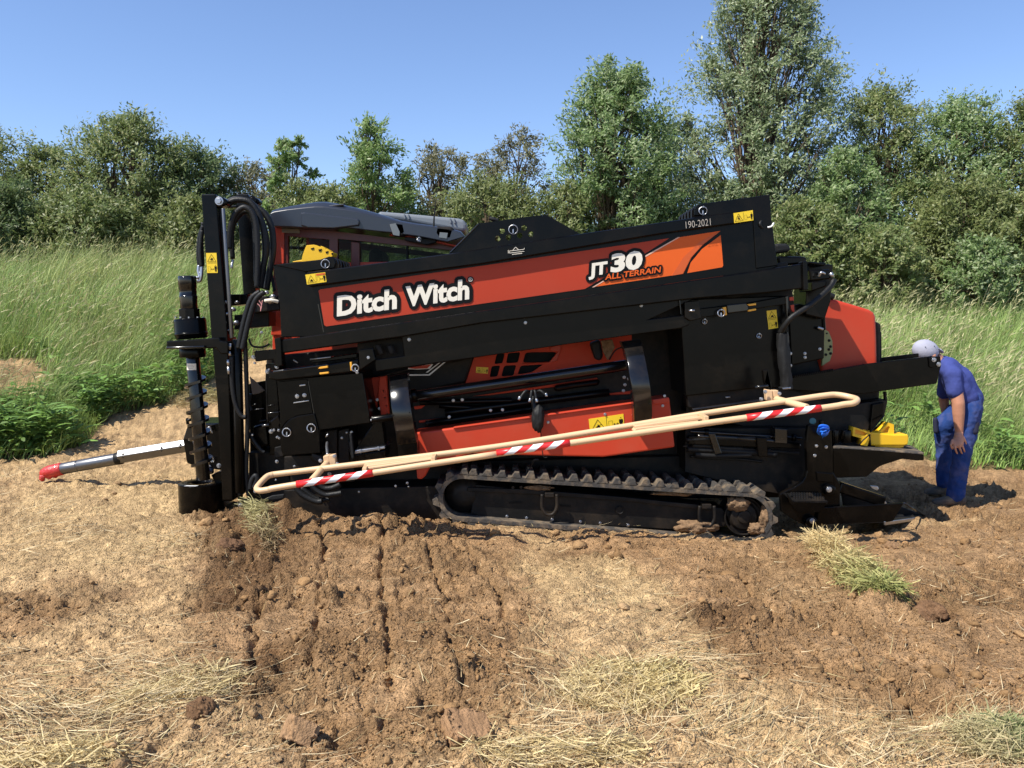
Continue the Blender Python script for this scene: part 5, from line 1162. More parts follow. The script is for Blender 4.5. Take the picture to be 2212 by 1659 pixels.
for k in range(13):
    y0 = 1395+k*16; x0 = _r.uniform(440, 640); x1 = _r.uniform(900, 1430); s = _r.uniform(-.03, .09)
    hose([ZH(x0, y0), ZH((2*x0+x1)/3, y0+(x1-x0)/3*s+_r.uniform(-9, 9)), ZH((x0+2*x1)/3, y0+(x1-x0)*2/3*s+_r.uniform(-9, 9)), ZH(x1, y0+(x1-x0)*s)], 6.66+_r.uniform(-.05, .04), _r.uniform(.008, .024), RIG, ['hose', 'gloss', 'rubber'][k % 3], 'hydraulic_hose')
plate('swing_arm', zz(ZH, 470,1410, 900,1440, 1440,1475, 1440,1520, 900,1500, 470,1480), 6.60, .06, 'black', RIG)
plate('guard_bracket', zz(ZH, 640,1385, 700,1388, 760,1560, 700,1570), 6.58, .05, 'gloss', RIG); plate('guard_bracket', zz(ZH, 1060,1420, 1150,1425, 1160,1590, 1080,1590), 6.57, .05, 'black', RIG)
plate('valve_block', zz(ZH, 1220,1340, 1330,1350, 1330,1480, 1220,1470), 6.58, .12, 'gloss', RIG)
for (x, y) in ((490, 1447), (545, 1440), (440, 1500), (520, 1505), (712, 1522), (1040, 1552), (1145, 1488), (1130, 1532), (1165, 1530), (1425, 1490)): 
    plate('metal_tab', zz(ZH, x-18, y-4, x+20, y-8, x+22, y+3, x-16, y+7), 6.69, .02, 'steel' if x > 600 else 'tread', RIG, bevel=.003)
# ---- outrigger leg, step and blade
plate('outrigger_plate', zz(ZJ, 592,262, 640,255, 790,300, 800,520, 802,650, 862,745, 858,1078, 600,1108, 480,1052, 372,978, 362,832, 420,800, 480,775, 540,735, 570,690, 584,640, 578,400), 6.42, .05, 'black', RIG, bevel=.008)
STP = plate('step', zz(ZJ, 412,818, 470,890, 755,892, 720,968, 690,985, 500,985, 440,900), 6.26, .012, 'black', RIG)
# perforated tread of the step: a grid of raised teeth
gt = bmesh.new(); s0, s1, s2, s3 = P(*ZJ(475, 890), 6.27), P(*ZJ(752, 895), 6.27), None, None
bar('', s0, s1, .03, .012, None, None, bm=gt)
ex = (s1-s0)
for i in range(12):
    for j in range(4):
        p = s0+ex*((i+.5+.5*(j % 2))/12.6)+Vector((0, .02+.032*j, .006+.008*j)); cyl_bm(p, p+Vector((0, 0, .012)), .011, .008, 6, gt)
link('step_tread', bm_mesh(gt), RIG, 'dull')
tp = bmesh.new(); q = [s0+Vector((0, 0, -.008)), s1+Vector((0, 0, -.008)), s1+Vector((-.03, .15, .03)), s0+Vector((-.03, .15, .03))]
A = [tp.verts.new(p-ROOT) for p in q]; B = [tp.verts.new(p-ROOT-Vector((0, 0, .01))) for p in q]; tp.faces.new(A); tp.faces.new(B[::-1])
for i in range(4): tp.faces.new((A[i], A[(i+1) % 4], B[(i+1) % 4], B[i]))
link('step_deck', bm_mesh(tp), RIG, 'dull')
lathe('pivot_bush', P(*ZJ(760, 795), 6.42), (0, -1, 0), [(0, .045), (.05, .045), (.055, .04), (.055, .03), (.065, .03)], 'black', RIG); bolt(ZJ(768, 796), 6.355, RIG, .019, 'zinc', .02)
lathe('pivot_bush', P(*ZJ(605, 1052), 6.42), (0, -1, 0), [(0, .045), (.05, .045), (.055, .04), (.055, .03), (.065, .03)], 'black', RIG); bolt(ZJ(628, 1056), 6.355, RIG, .018, 'zinc', .02)
for x, y in ((663, 434), (743, 443), (649, 514)): bolt(ZJ(x, y), 6.42, RIG, .011)
plate('plate_tab', zz(ZJ, 665,650, 800,662, 800,740, 672,730), 6.40, .03, 'black', RIG)
BL = plate('stabilizer_blade', zz(ZJ, 690,945, 1390,907, 1300,1058, 1238,1070, 660,1088), 6.38, .02, 'black', RIG)
def quadplate(name, pts, th, m):
    bm = bmesh.new(); a, b, c, d = [Vector(p)-ROOT for p in pts]; n = (b-a).cross(d-a).normalized()*th; A = [bm.verts.new(p) for p in (a, b, c, d)]; B = [bm.verts.new(p+n) for p in (a, b, c, d)]
    bm.faces.new(A); bm.faces.new(B[::-1])
    for i in range(4): bm.faces.new((A[i], A[(i+1) % 4], B[(i+1) % 4], B[i]))
    return link(name, bm_mesh(bm, name), RIG, m, bevel=.004)
quadplate('blade_floor', [P(*ZJ(660, 1086), 6.38), P(*ZJ(1240, 1072), 6.38), P(*ZJ(1560, 1022), 6.85), P(*ZJ(900, 1022), 6.85)], .012, 'dull')
quadplate('blade_edge', [P(*ZJ(1235, 1062), 6.37), P(*ZJ(1560, 1015), 6.85), P(*ZJ(1564, 1040), 6.85), P(*ZJ(1236, 1095), 6.37)], .015, 'steel')
plate('blade_back', zz(ZJ, 860,745, 1560,1012, 1560,1030, 900,1030), 6.86, .02, 'dull', RIG)
tube('blade_rim', [P(*ZJ(1390, 907), 6.40), P(*ZJ(1562, 1018), 6.85)], .008, 'gloss', RIG, smooth=False, n=6)
bar('cylinder_arm', P(*ZJ(840, 770), 6.55), P(*ZJ(1215, 893), 6.55), .09, PXL(24, 6.5), 'black', RIG, bevel=.012)
plate('bracket_hook', zz(ZJ, 1105,760, 1170,765, 1185,790, 1165,810, 1120,790), 6.6, .02, 'steel', RIG)
for k, (x, y) in enumerate(((870, 585), (935, 605), (1115, 625), (755, 650), (1225, 900))): plate('metal_tab', zz(ZJ, x-14, y-6, x+10, y-10, x+24, y+14, x, y+16), 6.6, .015, 'steel', RIG, bevel=.003)
# ---- rear tow deck
DK = plate('rear_deck', zz(ZJ, 800,455, 860,448, 1200,470, 1440,490, 1556,508, 1556,554, 1500,556, 1380,542, 1260,570, 1180,610, 1080,690, 800,700), 6.55, .012, 'black', RIG)
quadplate('rear_deck_top', [P(*ZJ(800, 455), 6.55), P(*ZJ(1556, 506), 6.55), P(*ZJ(1440, 440), 7.05), P(*ZJ(820, 400), 7.05)], .015, 'tread')
plate('rear_deck_core', zz(ZJ, 800,460, 1500,520, 1380,540, 1180,605, 1080,690, 800,700), 6.57, .42, 'dull', RIG)
for x0, x1, y in ((785, 850, 302), (868, 950, 306)):
    a = P(*ZJ((x0+x1)/2, y), 6.7); b = P(*ZJ((x0+x1)/2, 408), 6.7); r = PXL((x1-x0)*.2604/2, 6.7); lathe('stub_pipe', b, a-b, [(0, r), ((a-b).length, r), ((a-b).length, r*.82), ((a-b).length-.05, r*.80), ((a-b).length-.05, 0)], 'black', RIG)
cyl('teal_cap', P(*ZJ(632, 228), 6.60), P(*ZJ(632, 228), 6.56), PXL(7, 6.6), 'teal', RIG); cyl('small_pipe', P(*ZJ(700, 222), 6.62), P(*ZJ(702, 258), 6.62), .018, 'dull', RIG)
tube('lever', [P(*ZJ(625, 278), 6.5), P(*ZJ(680, 280), 6.5)], .006, 'steel', RIG, smooth=False, n=6)

# ---- stake-down mast at the left
def mast(Y, dx, dz, name='mast_post'):
    o = plate(name, zz(ZA, 640,122, 798,122, 815,300, 925,1655)+zz(ZB, 740,1432, 655,1432, 610,600, 560,60), 6.45, .13, 'black', RIG, bevel=.008)
    return o
mast(6.45, 0, 0)
plate('mast_channel', zz(ZA, 800,270, 850,275, 965,1650, 925,1655)+zz(ZB, 742,1400, 690,300), 6.50, .08, 'dull', RIG)
plate('mast_head', zz(ZA, 790,150, 850,140, 930,190, 925,235, 860,262, 800,260), 6.44, .1, 'black', RIG, bevel=.02, seg=3)
bolt(ZA(838, 198), 6.44, RIG, .028, 'zinc', .02)
plate('mast_post', zz(ZA, 1020,122, 1150,122, 1180,190, 1235,1200, 1100,1225), 7.0, .13, 'black', RIG, bevel=.008)
plate('mast_head', zz(ZA, 1150,150, 1240,160, 1280,195, 1265,232, 1230,242, 1160,235), 6.99, .1, 'black', RIG, bevel=.03, seg=3); lathe('pivot_bush', P(*ZA(1203, 190), 6.99), (0, -1, 0), [(0, .035), (.02, .035), (.02, .018), (.025, .018)], 'black', RIG)
plate('mast_cross', zz(ZA, 800,250, 930,250, 1030,240, 1030,270, 930,275), 6.9, .1, 'black', RIG)
cyl('cylinder_rod', P(*ZA(882, 280), 6.42), P(*ZB(732, 108), 6.42), PXL(3.9, 6.42), 'chrome', RIG)
cyl('hydraulic_cylinder', P(*ZB(770, 120), 6.47), P(*ZB(800, 1370), 6.47), PXL(11, 6.47), 'black', RIG)
cyl('cylinder_neck', P(*ZB(800, 1365), 6.46), P(*ZB(803, 1420), 6.46), PXL(6, 6.4), 'black', RIG); lathe('cylinder_eye', P(*ZB(803, 1472), 6.46), (0, -1, 0), [(0, .03), (.0, .034), (.05, .034), (.05, .02)], 'black', RIG); bolt(ZB(803, 1474), 6.41, RIG, .017, 'steel', .02)
for p in (((722,150),(715,200)), ((712,215),(720,250)), ((700,280),(705,330)), ((703,340),(708,400))): tube('fitting', [P(*ZB(*q), 6.40) for q in p], .011, 'zinc', RIG, smooth=False, n=8)
# motor, gearbox and auger
mo = P(*ZA(487, 1015), 6.55); me_ = P(*ZA(512, 1375), 6.55)
lathe('drill_motor', mo, me_-mo, [(0, .062), (.006, .070), (.09, .070), (.095, .066), (.15, .066), (.155, .070), (.2, .066), ((me_-mo).length, .066)], 'gloss', RIG, n=10)
bm = cyl_bm(P(*ZA(511, 1372), 6.55), P(*ZA(518, 1480), 6.55), .082, .082, 8); link('motor_flange', bm_mesh(bm), RIG, 'black', bevel=.005)
g0 = P(*ZA(518, 1478), 6.55); g1 = P(*ZB(405, 112), 6.55); L_ = (g1-g0).length
lathe('gearbox', g0, g1-g0, [(0, .118), (.02, .122), (.11, .122), (.112, .126), (.125, .126), (.127, .122), (L_, .115)], 'black', RIG, n=32)
for k in range(10):
    t = 2*math.pi*k/10; p = g0+Vector((math.cos(t)*.105, math.sin(t)*.105, .003)); 
    if math.sin(t) < .3: link('bolt', bm_mesh(cyl_bm(p, p+Vector((0, 0, .012)), .009, .009, 6)), RIG, 'zinc')
plate('auger_carriage', zz(ZB, 195,132, 632,100, 640,128, 700,135, 700,238, 640,238, 600,188, 520,192, 198,192), 6.36, .38, 'black', RIG, bevel=.01)
cyl('carriage_pin', P(*ZB(198, 186), 6.34), P(*ZB(510, 178), 6.34), .010, 'gloss', RIG)
c0 = P(*ZB(410, 190), 6.55); c1 = P(*ZB(412, 262), 6.55); lathe('auger_collar', c0, c1-c0, [(0, .10), ((c1-c0).length, .10)], 'black', RIG)
a0 = P(*ZB(413, 262), 6.55); a1 = P(*ZB(500, 1262), 6.55); rA = PXL(55*.2645, 6.55)
AU = cyl('auger', a0, a1, rA, 'gloss', RIG, n=28)
def flight():
    d = (a1-a0); L = d.length; d = d.normalized(); x, y = frame_of(d); bm = bmesh.new(); n = 300; ro = PXL(88*.2645, 6.55); turns = 7.4; R = []
    for i in range(n+1):
        t = i/n; s = L*(.145+.80*t); an = -2*math.pi*turns*t+2.2; dv = x*math.cos(an)+y*math.sin(an); c = a0+d*s-ROOT; h = d*.010
        R.append([bm.verts.new(c+dv*rA*.95-h), bm.verts.new(c+dv*ro-h), bm.verts.new(c+dv*ro+h), bm.verts.new(c+dv*rA*.95+h)])
    for i in range(n):
        for k in range(4): bm.faces.new((R[i][k], R[i][(k+1) % 4], R[i+1][(k+1) % 4], R[i+1][k]))
    bm.faces.new(R[0]); bm.faces.new(R[-1][::-1]); return link('auger_flight', bm_mesh(bm), AU, 'gloss')
flight()
def wrap_label(uv_c, w, h, Y, r, m, name, par):
    c = P(*uv_c, Y); bm = bmesh.new(); n = 8; hw = PXL(w/2, Y); hh = PXL(h/2, Y); A = []; B = []
    for i in range(n+1):
        t = (i/n*2-1)*hw/r; off = Vector((math.sin(t)*r, -math.cos(t)*r, 0)); tilt = Vector((.0, 0, 0)); A.append(bm.verts.new(c+off-Vector((0, 0, hh))-ROOT)); B.append(bm.verts.new(c+off+Vector((0, 0, hh))-ROOT))
    for i in range(n): bm.faces.new((A[i], A[i+1], B[i+1], B[i]))
    return link(name, bm_mesh(bm), par, m)
wrap_label(ZB(419, 338), 22, 14, 6.55, rA+.003, 'cream', 'paper_label', AU)
for k, (dx, w) in enumerate(((0, 12), (3, 15), (4, 9))): wrap_label(ZB(414+dx, 325+k*13), w, 1.2, 6.55, rA+.0045, 'chalk', 'label_print', AU)
# round base cup
t0 = P(*ZB(487, 1285), 6.62); b0 = P(*ZB(487, 1535), 6.62); rc = PXL(180*.2645, 6.62); Lc = (t0-b0).length
lathe('base_cup', b0-Vector((0, 0, .06)), (0, 0, 1), [(0, rc*.985), (Lc+.05, rc*.99), (Lc+.06, rc*1.0), (Lc+.06, rc*.42), (Lc+.045, rc*.41), (Lc-.05, rc*.4), (Lc-.05, 0)], 'black', RIG, n=48)
bm = bmesh.new(); cz = b0.z+Lc+.003
for ca, cb in (((-.06, -rc*.88), (.03, -rc*.88)),):
    f = [(-.075, -rc*.93), (.02, -rc*.96), (.035, -rc*.80), (-.06, -rc*.77)]; bm.faces.new([bm.verts.new(Vector((b0.x+x, b0.y+y, cz))-ROOT) for x, y in f])
link('white_label', bm_mesh(bm), RIG, 'white')
plate('cup_bracket', zz(ZB, 560,1225, 655,1190, 735,1250, 735,1440, 650,1440, 600,1300), 6.60, .2, 'black', RIG)
# vise box behind the auger
VB = plate('vise_box', zz(ZB, 330,935, 372,808, 640,800, 660,1190, 430,1155, 362,1128), 6.95, .5, 'black', RIG, bevel=.012)
plate('vise_face', zz(ZB, 372,812, 620,806, 560,830, 420,930, 335,936), 6.93, .02, 'gloss', RIG)
plate('vise_tab', zz(ZB, 352,762, 368,758, 378,812, 358,815), 6.95, .03, 'black', RIG); cyl('vise_pin', P(*ZB(362, 780), 6.95), P(*ZB(400, 772), 6.95), .012, 'black', RIG)
for x, y in ((545, 1160), (627, 1148)): bolt(ZB(x, y), 6.93, RIG, .017, 'zinc', .02)
for x, y in ((552, 850), (573, 1103)): ringpin(ZB(x, y), 6.93, RIG, 4, .004)
tube('wire', [P(*ZB(535, 838), 6.9), P(*ZB(552, 835), 6.9), P(*ZB(575, 885), 6.9)], .005, 'zinc', RIG, n=6)
# frame and clutter between mast and rod box
plate('front_frame_post', zz(ZB, 870,480, 975,460, 985,1040, 880,1040), 6.85, .12, 'black', RIG)
plate('front_frame_post', zz(ZB, 1005,320, 1090,310, 1145,1060, 1040,1060), 6.62, .3, 'black', RIG)
plate('front_frame_foot', zz(ZB, 870,1040, 1160,1040, 1240,1430, 980,1470, 870,1440), 6.72, .4, 'dull', RIG)
plate('vise_jaw', zz(ZB, 900,830, 1010,800, 1030,990, 960,1000, 905,960), 6.6, .25, 'black', RIG, bevel=.02)
plate('vise_jaw', zz(ZB, 1040,790, 1110,735, 1135,800, 1120,820, 1140,860, 1060,850), 6.52, .1, 'black', RIG, bevel=.008)
for i, (x, y, w, h) in enumerate(((1015,655,60,12), (1030,715,95,14), (950,780,60,16), (915,685,80,8), (960,210,150,14), (960,270,160,14), (880,650,30,20), (970,820,60,30))):
    cyl('hydraulic_tube', P(*ZB(x-w/2+40, y+6), 6.50+.02*(i % 3)), P(*ZB(x+w/2+40, y-4), 6.50+.02*(i % 3)), PXL(h*.2645/2, 6.5), 'gloss' if i % 2 else 'black', RIG, n=12)
for i, (x, y) in enumerate(((915, 270), (922, 310), (1022, 380), (1040, 360), (905, 260), (1080, 855), (1115, 860), (1105, 915), (1052, 870), (905, 895), (1100, 1115), (1155, 50), (975, 60), (1245, 1150), (1100, 340))): bolt(ZB(x, y), 6.5, RIG, .010+.004*(i % 3)*.6, 'steel', .02, i % 2 == 0)
plate('clamp_arm', zz(ZB, 910,215, 1090,195, 1110,330, 1085,340, 1070,280, 925,300), 6.45, .06, 'black', RIG)
plate('brown_flap', zz(ZB, 875,420, 935,470, 1000,535, 950,560, 900,568), 6.75, .02, 'cardboard', RIG)
plate('orange_edge', zz(ZA, 1425,1400, 1520,1395, 1520,1659, 1400,1659), 7.13, .05, 'orange', RIG)
plate('valve_block', zz(ZA, 1150,1235, 1480,1230, 1500,1380, 1180,1420), 6.60, .2, 'dull', RIG)
plate('valve_block', zz(ZA, 930,1215, 1150,1210, 1140,1320, 960,1340), 6.75, .2, 'black', RIG)
plate('valve_block', zz(ZA, 1000,1440, 1380,1400, 1380,1560, 1000,1600), 6.72, .2, 'dull', RIG)
for i, (x, y) in enumerate(((1030, 1300), (920, 1430), (985, 1380), (1300, 1220), (1350, 1195), (1420, 1240), (1550, 1190), (900, 1300), (1020, 1525), (930, 1610), (1180, 1410), (1400, 1290))):
    tube('fitting', [P(*ZA(x-14, y+8), 6.5), P(*ZA(x+2, y-6), 6.48), P(*ZA(x+20, y+4), 6.5)], .008+.004*(i % 3), 'zinc', RIG, n=8)
tube('white_hose', [P(*ZA(1340, 1285), 6.48), P(*ZA(1410, 1278), 6.46), P(*ZA(1480, 1295), 6.48)], .014, 'cream', RIG)
for a in (((1235,1305),(1285,1345),(1290,1395)), ((1260,1265),(1300,1330),(1288,1400)), ((1310,1280),(1300,1340),(1292,1395))): tube('pink_wire', [P(*ZA(*p), 6.47) for p in a], .0035, 'pink', RIG, n=5)
# hoses over the mast
HS = [(((930,245),(985,195),(1080,185),(1180,215),(1260,330),(1320,520),(1340,760),(1300,1000),(1285,1150)), .024, 6.55), (((910,235),(1000,180),(1110,190),(1220,250),(1340,340),(1410,500),(1425,720),(1390,950),(1350,1165)), .025, 6.62),
      (((945,720),(955,520),(1000,360),(1070,285),(1130,270),(1200,330),(1245,480),(1258,800),(1250,1150)), .023, 6.50), (((985,830),(975,560),(1010,420),(1080,330),(1150,320),(1215,420),(1235,700),(1240,1100)), .020, 6.70),
      (((1255,300),(1330,480),(1365,700),(1330,900),(1310,1130)), .020, 6.75), (((1285,1185),(1190,1260),(1130,1430),(1075,1660),(1050,1800)), .021, 6.40), (((1330,1190),(1240,1270),(1175,1450),(1120,1680),(1090,1810)), .021, 6.38),
      (((665,470),(625,590),(612,760),(622,900)), .017, 6.60), (((655,520),(640,640),(635,780),(648,910)), .017, 6.57), (((660,430),(648,600),(655,760),(662,900)), .013, 6.66),
      (((880,540),(870,800),(885,1000)), .012, 6.56), (((1410,880),(1405,980),(1440,1180)), .012, 6.7)]
for pts, r, Y in HS: hose([ZA(*p) for p in pts], Y, r, RIG)
tube('fitting', [P(*ZA(618, 900), 6.58), P(*ZA(612, 960), 6.57), P(*ZA(625, 1020), 6.56), P(*ZA(590, 1035), 6.55)], .013, 'zinc', RIG); tube('fitting', [P(*ZA(650, 910), 6.57), P(*ZA(645, 1000), 6.56), P(*ZA(630, 1062), 6.56), P(*ZA(595, 1068), 6.55)], .014, 'zinc', RIG)
tube('fitting', [P(*ZA(985, 840), 6.52), P(*ZA(975, 900), 6.50), P(*ZA(970, 930), 6.5)], .011, 'zinc', RIG); tube('fitting', [P(*ZA(878, 890), 6.54), P(*ZA(882, 965), 6.54)], .010, 'zinc', RIG, smooth=False)
for k, pts in enumerate((((730,250),(735,480),(760,640),(810,740),(850,750)), ((760,420),(770,800),(785,1100),(800,1350)), ((840,120),(850,400),(860,800),(850,1200),(870,1400)), ((880,560),(870,640),(890,700)), ((870,880),(920,960),(970,1020),(1000,1040)))): hose([ZB(*p) for p in pts], 6.42+.03*k, .018, RIG)
tube('cable', [P(*ZB(870, 110), 6.44), P(*ZB(900, 170), 6.44), P(*ZB(980, 180), 6.46), P(*ZB(1040, 155), 6.48)], .008, 'hose', RIG)

# ---- beige guard rail
YR0, YR1 = 5.72, 5.92
RAIL = link('guard_rail', bm_mesh(tube_bm(smooth_path(
    [P(*ZF(2074, 1052), YR0), P(*ZF(430, 1302), YR0), P(*ZF(200, 1344), YR0), P(*ZF(140, 1352), YR0), P(*ZF(112, 1346), YR0+.015), P(*ZF(106, 1332), YR0+.035), P(*ZF(118, 1312), YR0+.06), P(*ZF(150, 1275), YR0+.12), P(*ZF(190, 1238), YR1-.03), P(*ZF(225, 1224), YR1-.01), P(*ZF(290, 1214), YR1), P(*ZF(650, 1170), YR1), P(*ZF(2074, 992), YR1),
     P(*ZH(560, 1220), YR1), P(*ZH(1300, 1108), YR1), P(*ZH(1640, 1058), YR1), P(*ZH(1760, 1050), YR1), P(*ZH(1890, 1074), YR1-.06), P(*ZH(1935, 1094), YR0+.05), P(*ZH(1905, 1122), YR0), P(*ZH(1820, 1134), YR0), P(*ZH(1620, 1166), YR0), P(*ZH(600, 1300), YR0), P(*ZF(2074, 1052), YR0)], 8), PXL(6.8, 5.75), 14), 'guard_rail'), RIG, 'beige')
def band(fc, a, b, nst, first):
    p0 = P(*fc(*a), YR0); p1 = P(*fc(*b), YR0); d = (p1-p0); L = d.length; d.normalize(); x, y = frame_of(d); r = PXL(8.0, 5.72); bm = bmesh.new(); n = 20; seg = nst*6; cl = bm.verts.layers.float_color.new('Col')
    skew = L/nst*.55
    rings = []
    for k in range(nst):
        c = (.62, .02, .02, 1) if (k+first) % 2 == 0 else (.80, .80, .80, 1)
        rr = []
        for s in (k/nst, (k+1)/nst):
            row = []
            for i in range(n):
                t = 2*math.pi*i/n; o = x*math.cos(t)+y*math.sin(t); sk = (o.z)*skew*1.0
                if s == 0 or s == 1: sk = 0
                v = bm.verts.new(p0+d*(s*L+sk)+o*r-ROOT); v[cl] = c; row.append(v)
            rr.append(row)
        for i in range(n): bm.faces.new((rr[0][i], rr[0][(i+1) % n], rr[1][(i+1) % n], rr[1][i])).smooth = True
        if k == 0: bm.faces.new(rr[0][::-1])
        if k == nst-1: bm.faces.new(rr[1])
    me = bpy.data.meshes.new('striped_sleeve'); bm.normal_update(); bm.to_mesh(me); bm.free(); return link('striped_sleeve', me, RAIL, 'stripe')
band(ZF, (432, 1301), (1056, 1208), 7, 0); band(ZG, (945, 858), (1436, 790), 7, 0); band(ZH, (970, 1250), (1618, 1166), 7, 0)
for fc, q in ((ZF, (1000,1163, 1552,1084, 1545,1104, 985,1190)), (ZG, (1880,690, 2300,640, 2300,660, 1860,712))):
    plate('rail_web', zz(fc, *q), YR0+.06, .10, 'beige', RAIL)
plate('rail_web', zz(ZG, 75,940, 525,882, 525,900, 60,975), YR0+.07, .10, 'beige', RAIL); plate('rail_web', zz(ZH, 0,1318, 562,1240, 625,1262, 0,1345), YR0+.07, .10, 'beige', RAIL)
for fc, a, b in ((ZF, (985,1195), (1010,1150)), (ZF, (1545,1105), (1560,1075)), (ZH, (625,1268), (565,1232))):
    bar('rail_gusset', P(*fc(*a), YR0), P(*fc(*b), YR1), .05, .03, 'beige', RAIL)
cyl('rail_arm', P(*ZF(555, 1270), YR0), P(*ZF(680, 1125), YR1+.12), PXL(7.5, 5.8), 'beige', RAIL); cyl('rail_arm', P(*ZH(1500, 1160), YR0), P(*ZH(1225, 1085), YR1+.12), PXL(7.5, 5.8), 'beige', RAIL)
for fc, q in ((ZF, ((646,1072, 698,1058, 702,1118, 690,1130, 652,1130), (694,1064, 744,1056, 752,1138, 700,1146))), (ZH, ((1140,1002, 1200,1012, 1205,1110, 1148,1100), (1200,1010, 1250,1010, 1258,1068, 1210,1075)))):
    for k in q: plate('rail_clamp', zz(fc, *k), YR1+.10, .06, 'beige', RAIL)
for fc, x, y in ((ZF, 740, 1072), (ZF, 625, 1108), (ZF, 765, 1136), (ZF, 700, 1218), (ZF, 1595-1500+0, 1357), (ZH, 1135, 1024), (ZH, 1258, 1040), (ZH, 1100, 1088)): bolt(fc(x, y), YR1+.08, RAIL, .012, 'zinc', .02)
tube('rail_strut', [P(*ZF(684, 1060), YR1+.15), P(*ZF(678, 1000), YR1+.25), P(*ZF(680, 960), YF)], .010, 'zinc', RAIL, n=8)
plate('rail_strut', zz(ZH, 1115,835, 1160,825, 1172,905, 1150,930, 1190,925, 1195,1010, 1160,1010, 1130,945), YR1+.22, .05, 'black', RAIL)
tube('rail_strut', [P(*ZH(1045, 985), YR1+.2), P(*ZH(1160, 972), YR1+.2)], .012, 'gloss', RAIL, n=8, smooth=False)
ROOT = Vector((0, 0, 0))

# ================================================================== drill string on the ground, left
YD = 7.35
e0, e1, e2, e3, e4 = [P(*ZL(x, y), YD) for x, y in ((372, 1462), (578, 1412), (1085, 1320), (1118, 1300), (1790, 1188))]
DP = thing('drill_pipe', 'steel drill pipe with a red painted head resting on the bare earth', 'drill pipe', (e1.x, YD, e1.z-.1))
d = (e4-e1).normalized()
r1 = PXL(54*.2315, YD)
lathe('round_shaft', e1, e2-e1, [(0, r1), ((e2-e1).length*.29, r1), ((e2-e1).length*.295, r1*.90), ((e2-e1).length*.31, r1*.90), ((e2-e1).length*.315, r1*1.03), ((e2-e1).length, r1*1.03)], 'chrome', DP, n=32)
lathe('joint_collar', e2-d*.005, d, [(0, r1*1.05), (.02, r1*1.10), (.045, r1*1.12), (.06, r1*1.05)], 'dull', DP)
HX = link('hex_shaft', bm_mesh(cyl_bm(e3, e4, PXL(70*.2315, YD), PXL(68*.2315, YD), 6, rot=.15), 'hex_shaft'), DP, 'chrome', bevel=.006)
xx, yy_ = frame_of(d)
for f in (.09, .62, .88):
    c = e3+(e4-e3)*f+Vector((0, -PXL(60*.2315, YD)-.004, .012)); bm = bmesh.new(); A = []
    for i in range(12):
        t = 2*math.pi*i/12; A.append(bm.verts.new(c+d*(.012*math.cos(t))+Vector((0, 0, 1))*(.022*math.sin(t))-ROOT))
    bm.faces.new(A); link('slot', bm_mesh(bm, 'slot'), HX, 'decal_black')
hd = (e0-e1).normalized(); lh = (e0-e1).length; rh = PXL(60*.2315, YD)
lathe('red_head', e1+hd*-.006, hd, [(0, rh*.92), (.01, rh), (lh*.55, rh*1.02), (lh*.75, rh*.92), (lh*.92, rh*.66), (lh, rh*.35), (lh*1.01, 0)], 'redpaint', DP, n=24)
v, f = ico_np(3)
for k, (t, a) in enumerate(((.55, -1.2), (.8, -.6), (.35, -1.7), (.9, -1.5))):
    q = e1+hd*(lh*t)+Vector((0, -rh*.75, 0))*math.cos(a)+Vector((0, 0, rh*.85))*math.sin(a)-ROOT
    link('cutter_tooth', np_mesh('cutter_tooth', v*np.array((.026, .018, .020))*(1+.3*fbm(v[:, 0]*3+k, v[:, 2]*3, 2, k))[:, None]+np.array(q), f), DP, 'redpaint', smooth=True)
ROOT = Vector((0, 0, 0))

# ================================================================== yellow plastic blocks
def yellow_block(loc, label):
    o = thing('plastic_block', label, 'plastic block', loc); return o
b = P(*ZJ(1240, 440), 6.85)
YB = yellow_block((b.x, 6.85, b.z), 'yellow moulded plastic block lying strapped on the rear deck beside the black stub pipes')
YY = 6.72
plate('block_body', zz(ZJ, 1108,318, 1300,340, 1425,338, 1432,372, 1424,425, 1392,432, 1112,432, 1100,380), YY+.01, .26, 'yellow', YB, bevel=.012, seg=3)
holed('block_cheek', zz(ZJ, 972,276, 1112,322, 1108,360, 1085,436, 1030,425, 1038,372, 962,350), [zz(ZJ, 988,296, 1092,330, 1072,352, 980,338)], YY-.04, .10, 'yellow', YB)
plate('cheek_back', zz(ZJ, 975,282, 1108,324, 1080,358, 966,346), YY+.0, .02, 'amber', YB, bevel=.002)
holed('block_ear', zz(ZJ, 1172,322, 1200,300, 1262,240, 1305,256, 1306,345, 1240,340), [zz(ZJ, 1208,318, 1258,268, 1274,276, 1262,325)], YY+.06, .12, 'yellow', YB)
plate('ear_back', zz(ZJ, 1205,318, 1260,266, 1278,276, 1264,328), YY+.10, .02, 'amber', YB, bevel=.002)
plate('block_base', zz(ZJ, 1142,430, 1395,428, 1385,445, 1350,452, 1240,448, 1150,438), YY+.03, .16, 'yellow', YB, bevel=.006)
tube('strap', [P(*ZJ(1018, 425), YY-.05), P(*ZJ(1050, 385), YY-.06), P(*ZJ(1105, 340), YY-.05), P(*ZJ(1110, 435), YY-.02)], .006, 'hose', YB, n=6, smooth=False)
b = P(*ZC(560, 640), YF+.35)
YB2 = yellow_block((b.x, b.y, b.z), 'yellow plastic block with four notches sticking up behind the rod box')
Y2 = YF+.20
plate('block_body', zz(ZC, 415,672, 425,625, 445,570, 458,544, 520,538, 548,545, 580,560, 582,548, 612,560, 630,580, 632,572, 655,588, 664,600, 690,604, 695,618, 684,640, 560,690, 415,690), Y2, .14, 'yellow', YB2, bevel=.008, seg=3)
for q in (zz(ZC, 492,572, 522,562, 520,580, 500,582), zz(ZC, 560,580, 590,575, 584,596, 566,598), zz(ZC, 622,600, 648,592, 642,612, 628,616), zz(ZC, 672,612, 692,606, 688,626, 678,630)): plate('notch', q, Y2-.004, .006, 'decal_black', YB2, bevel=0)
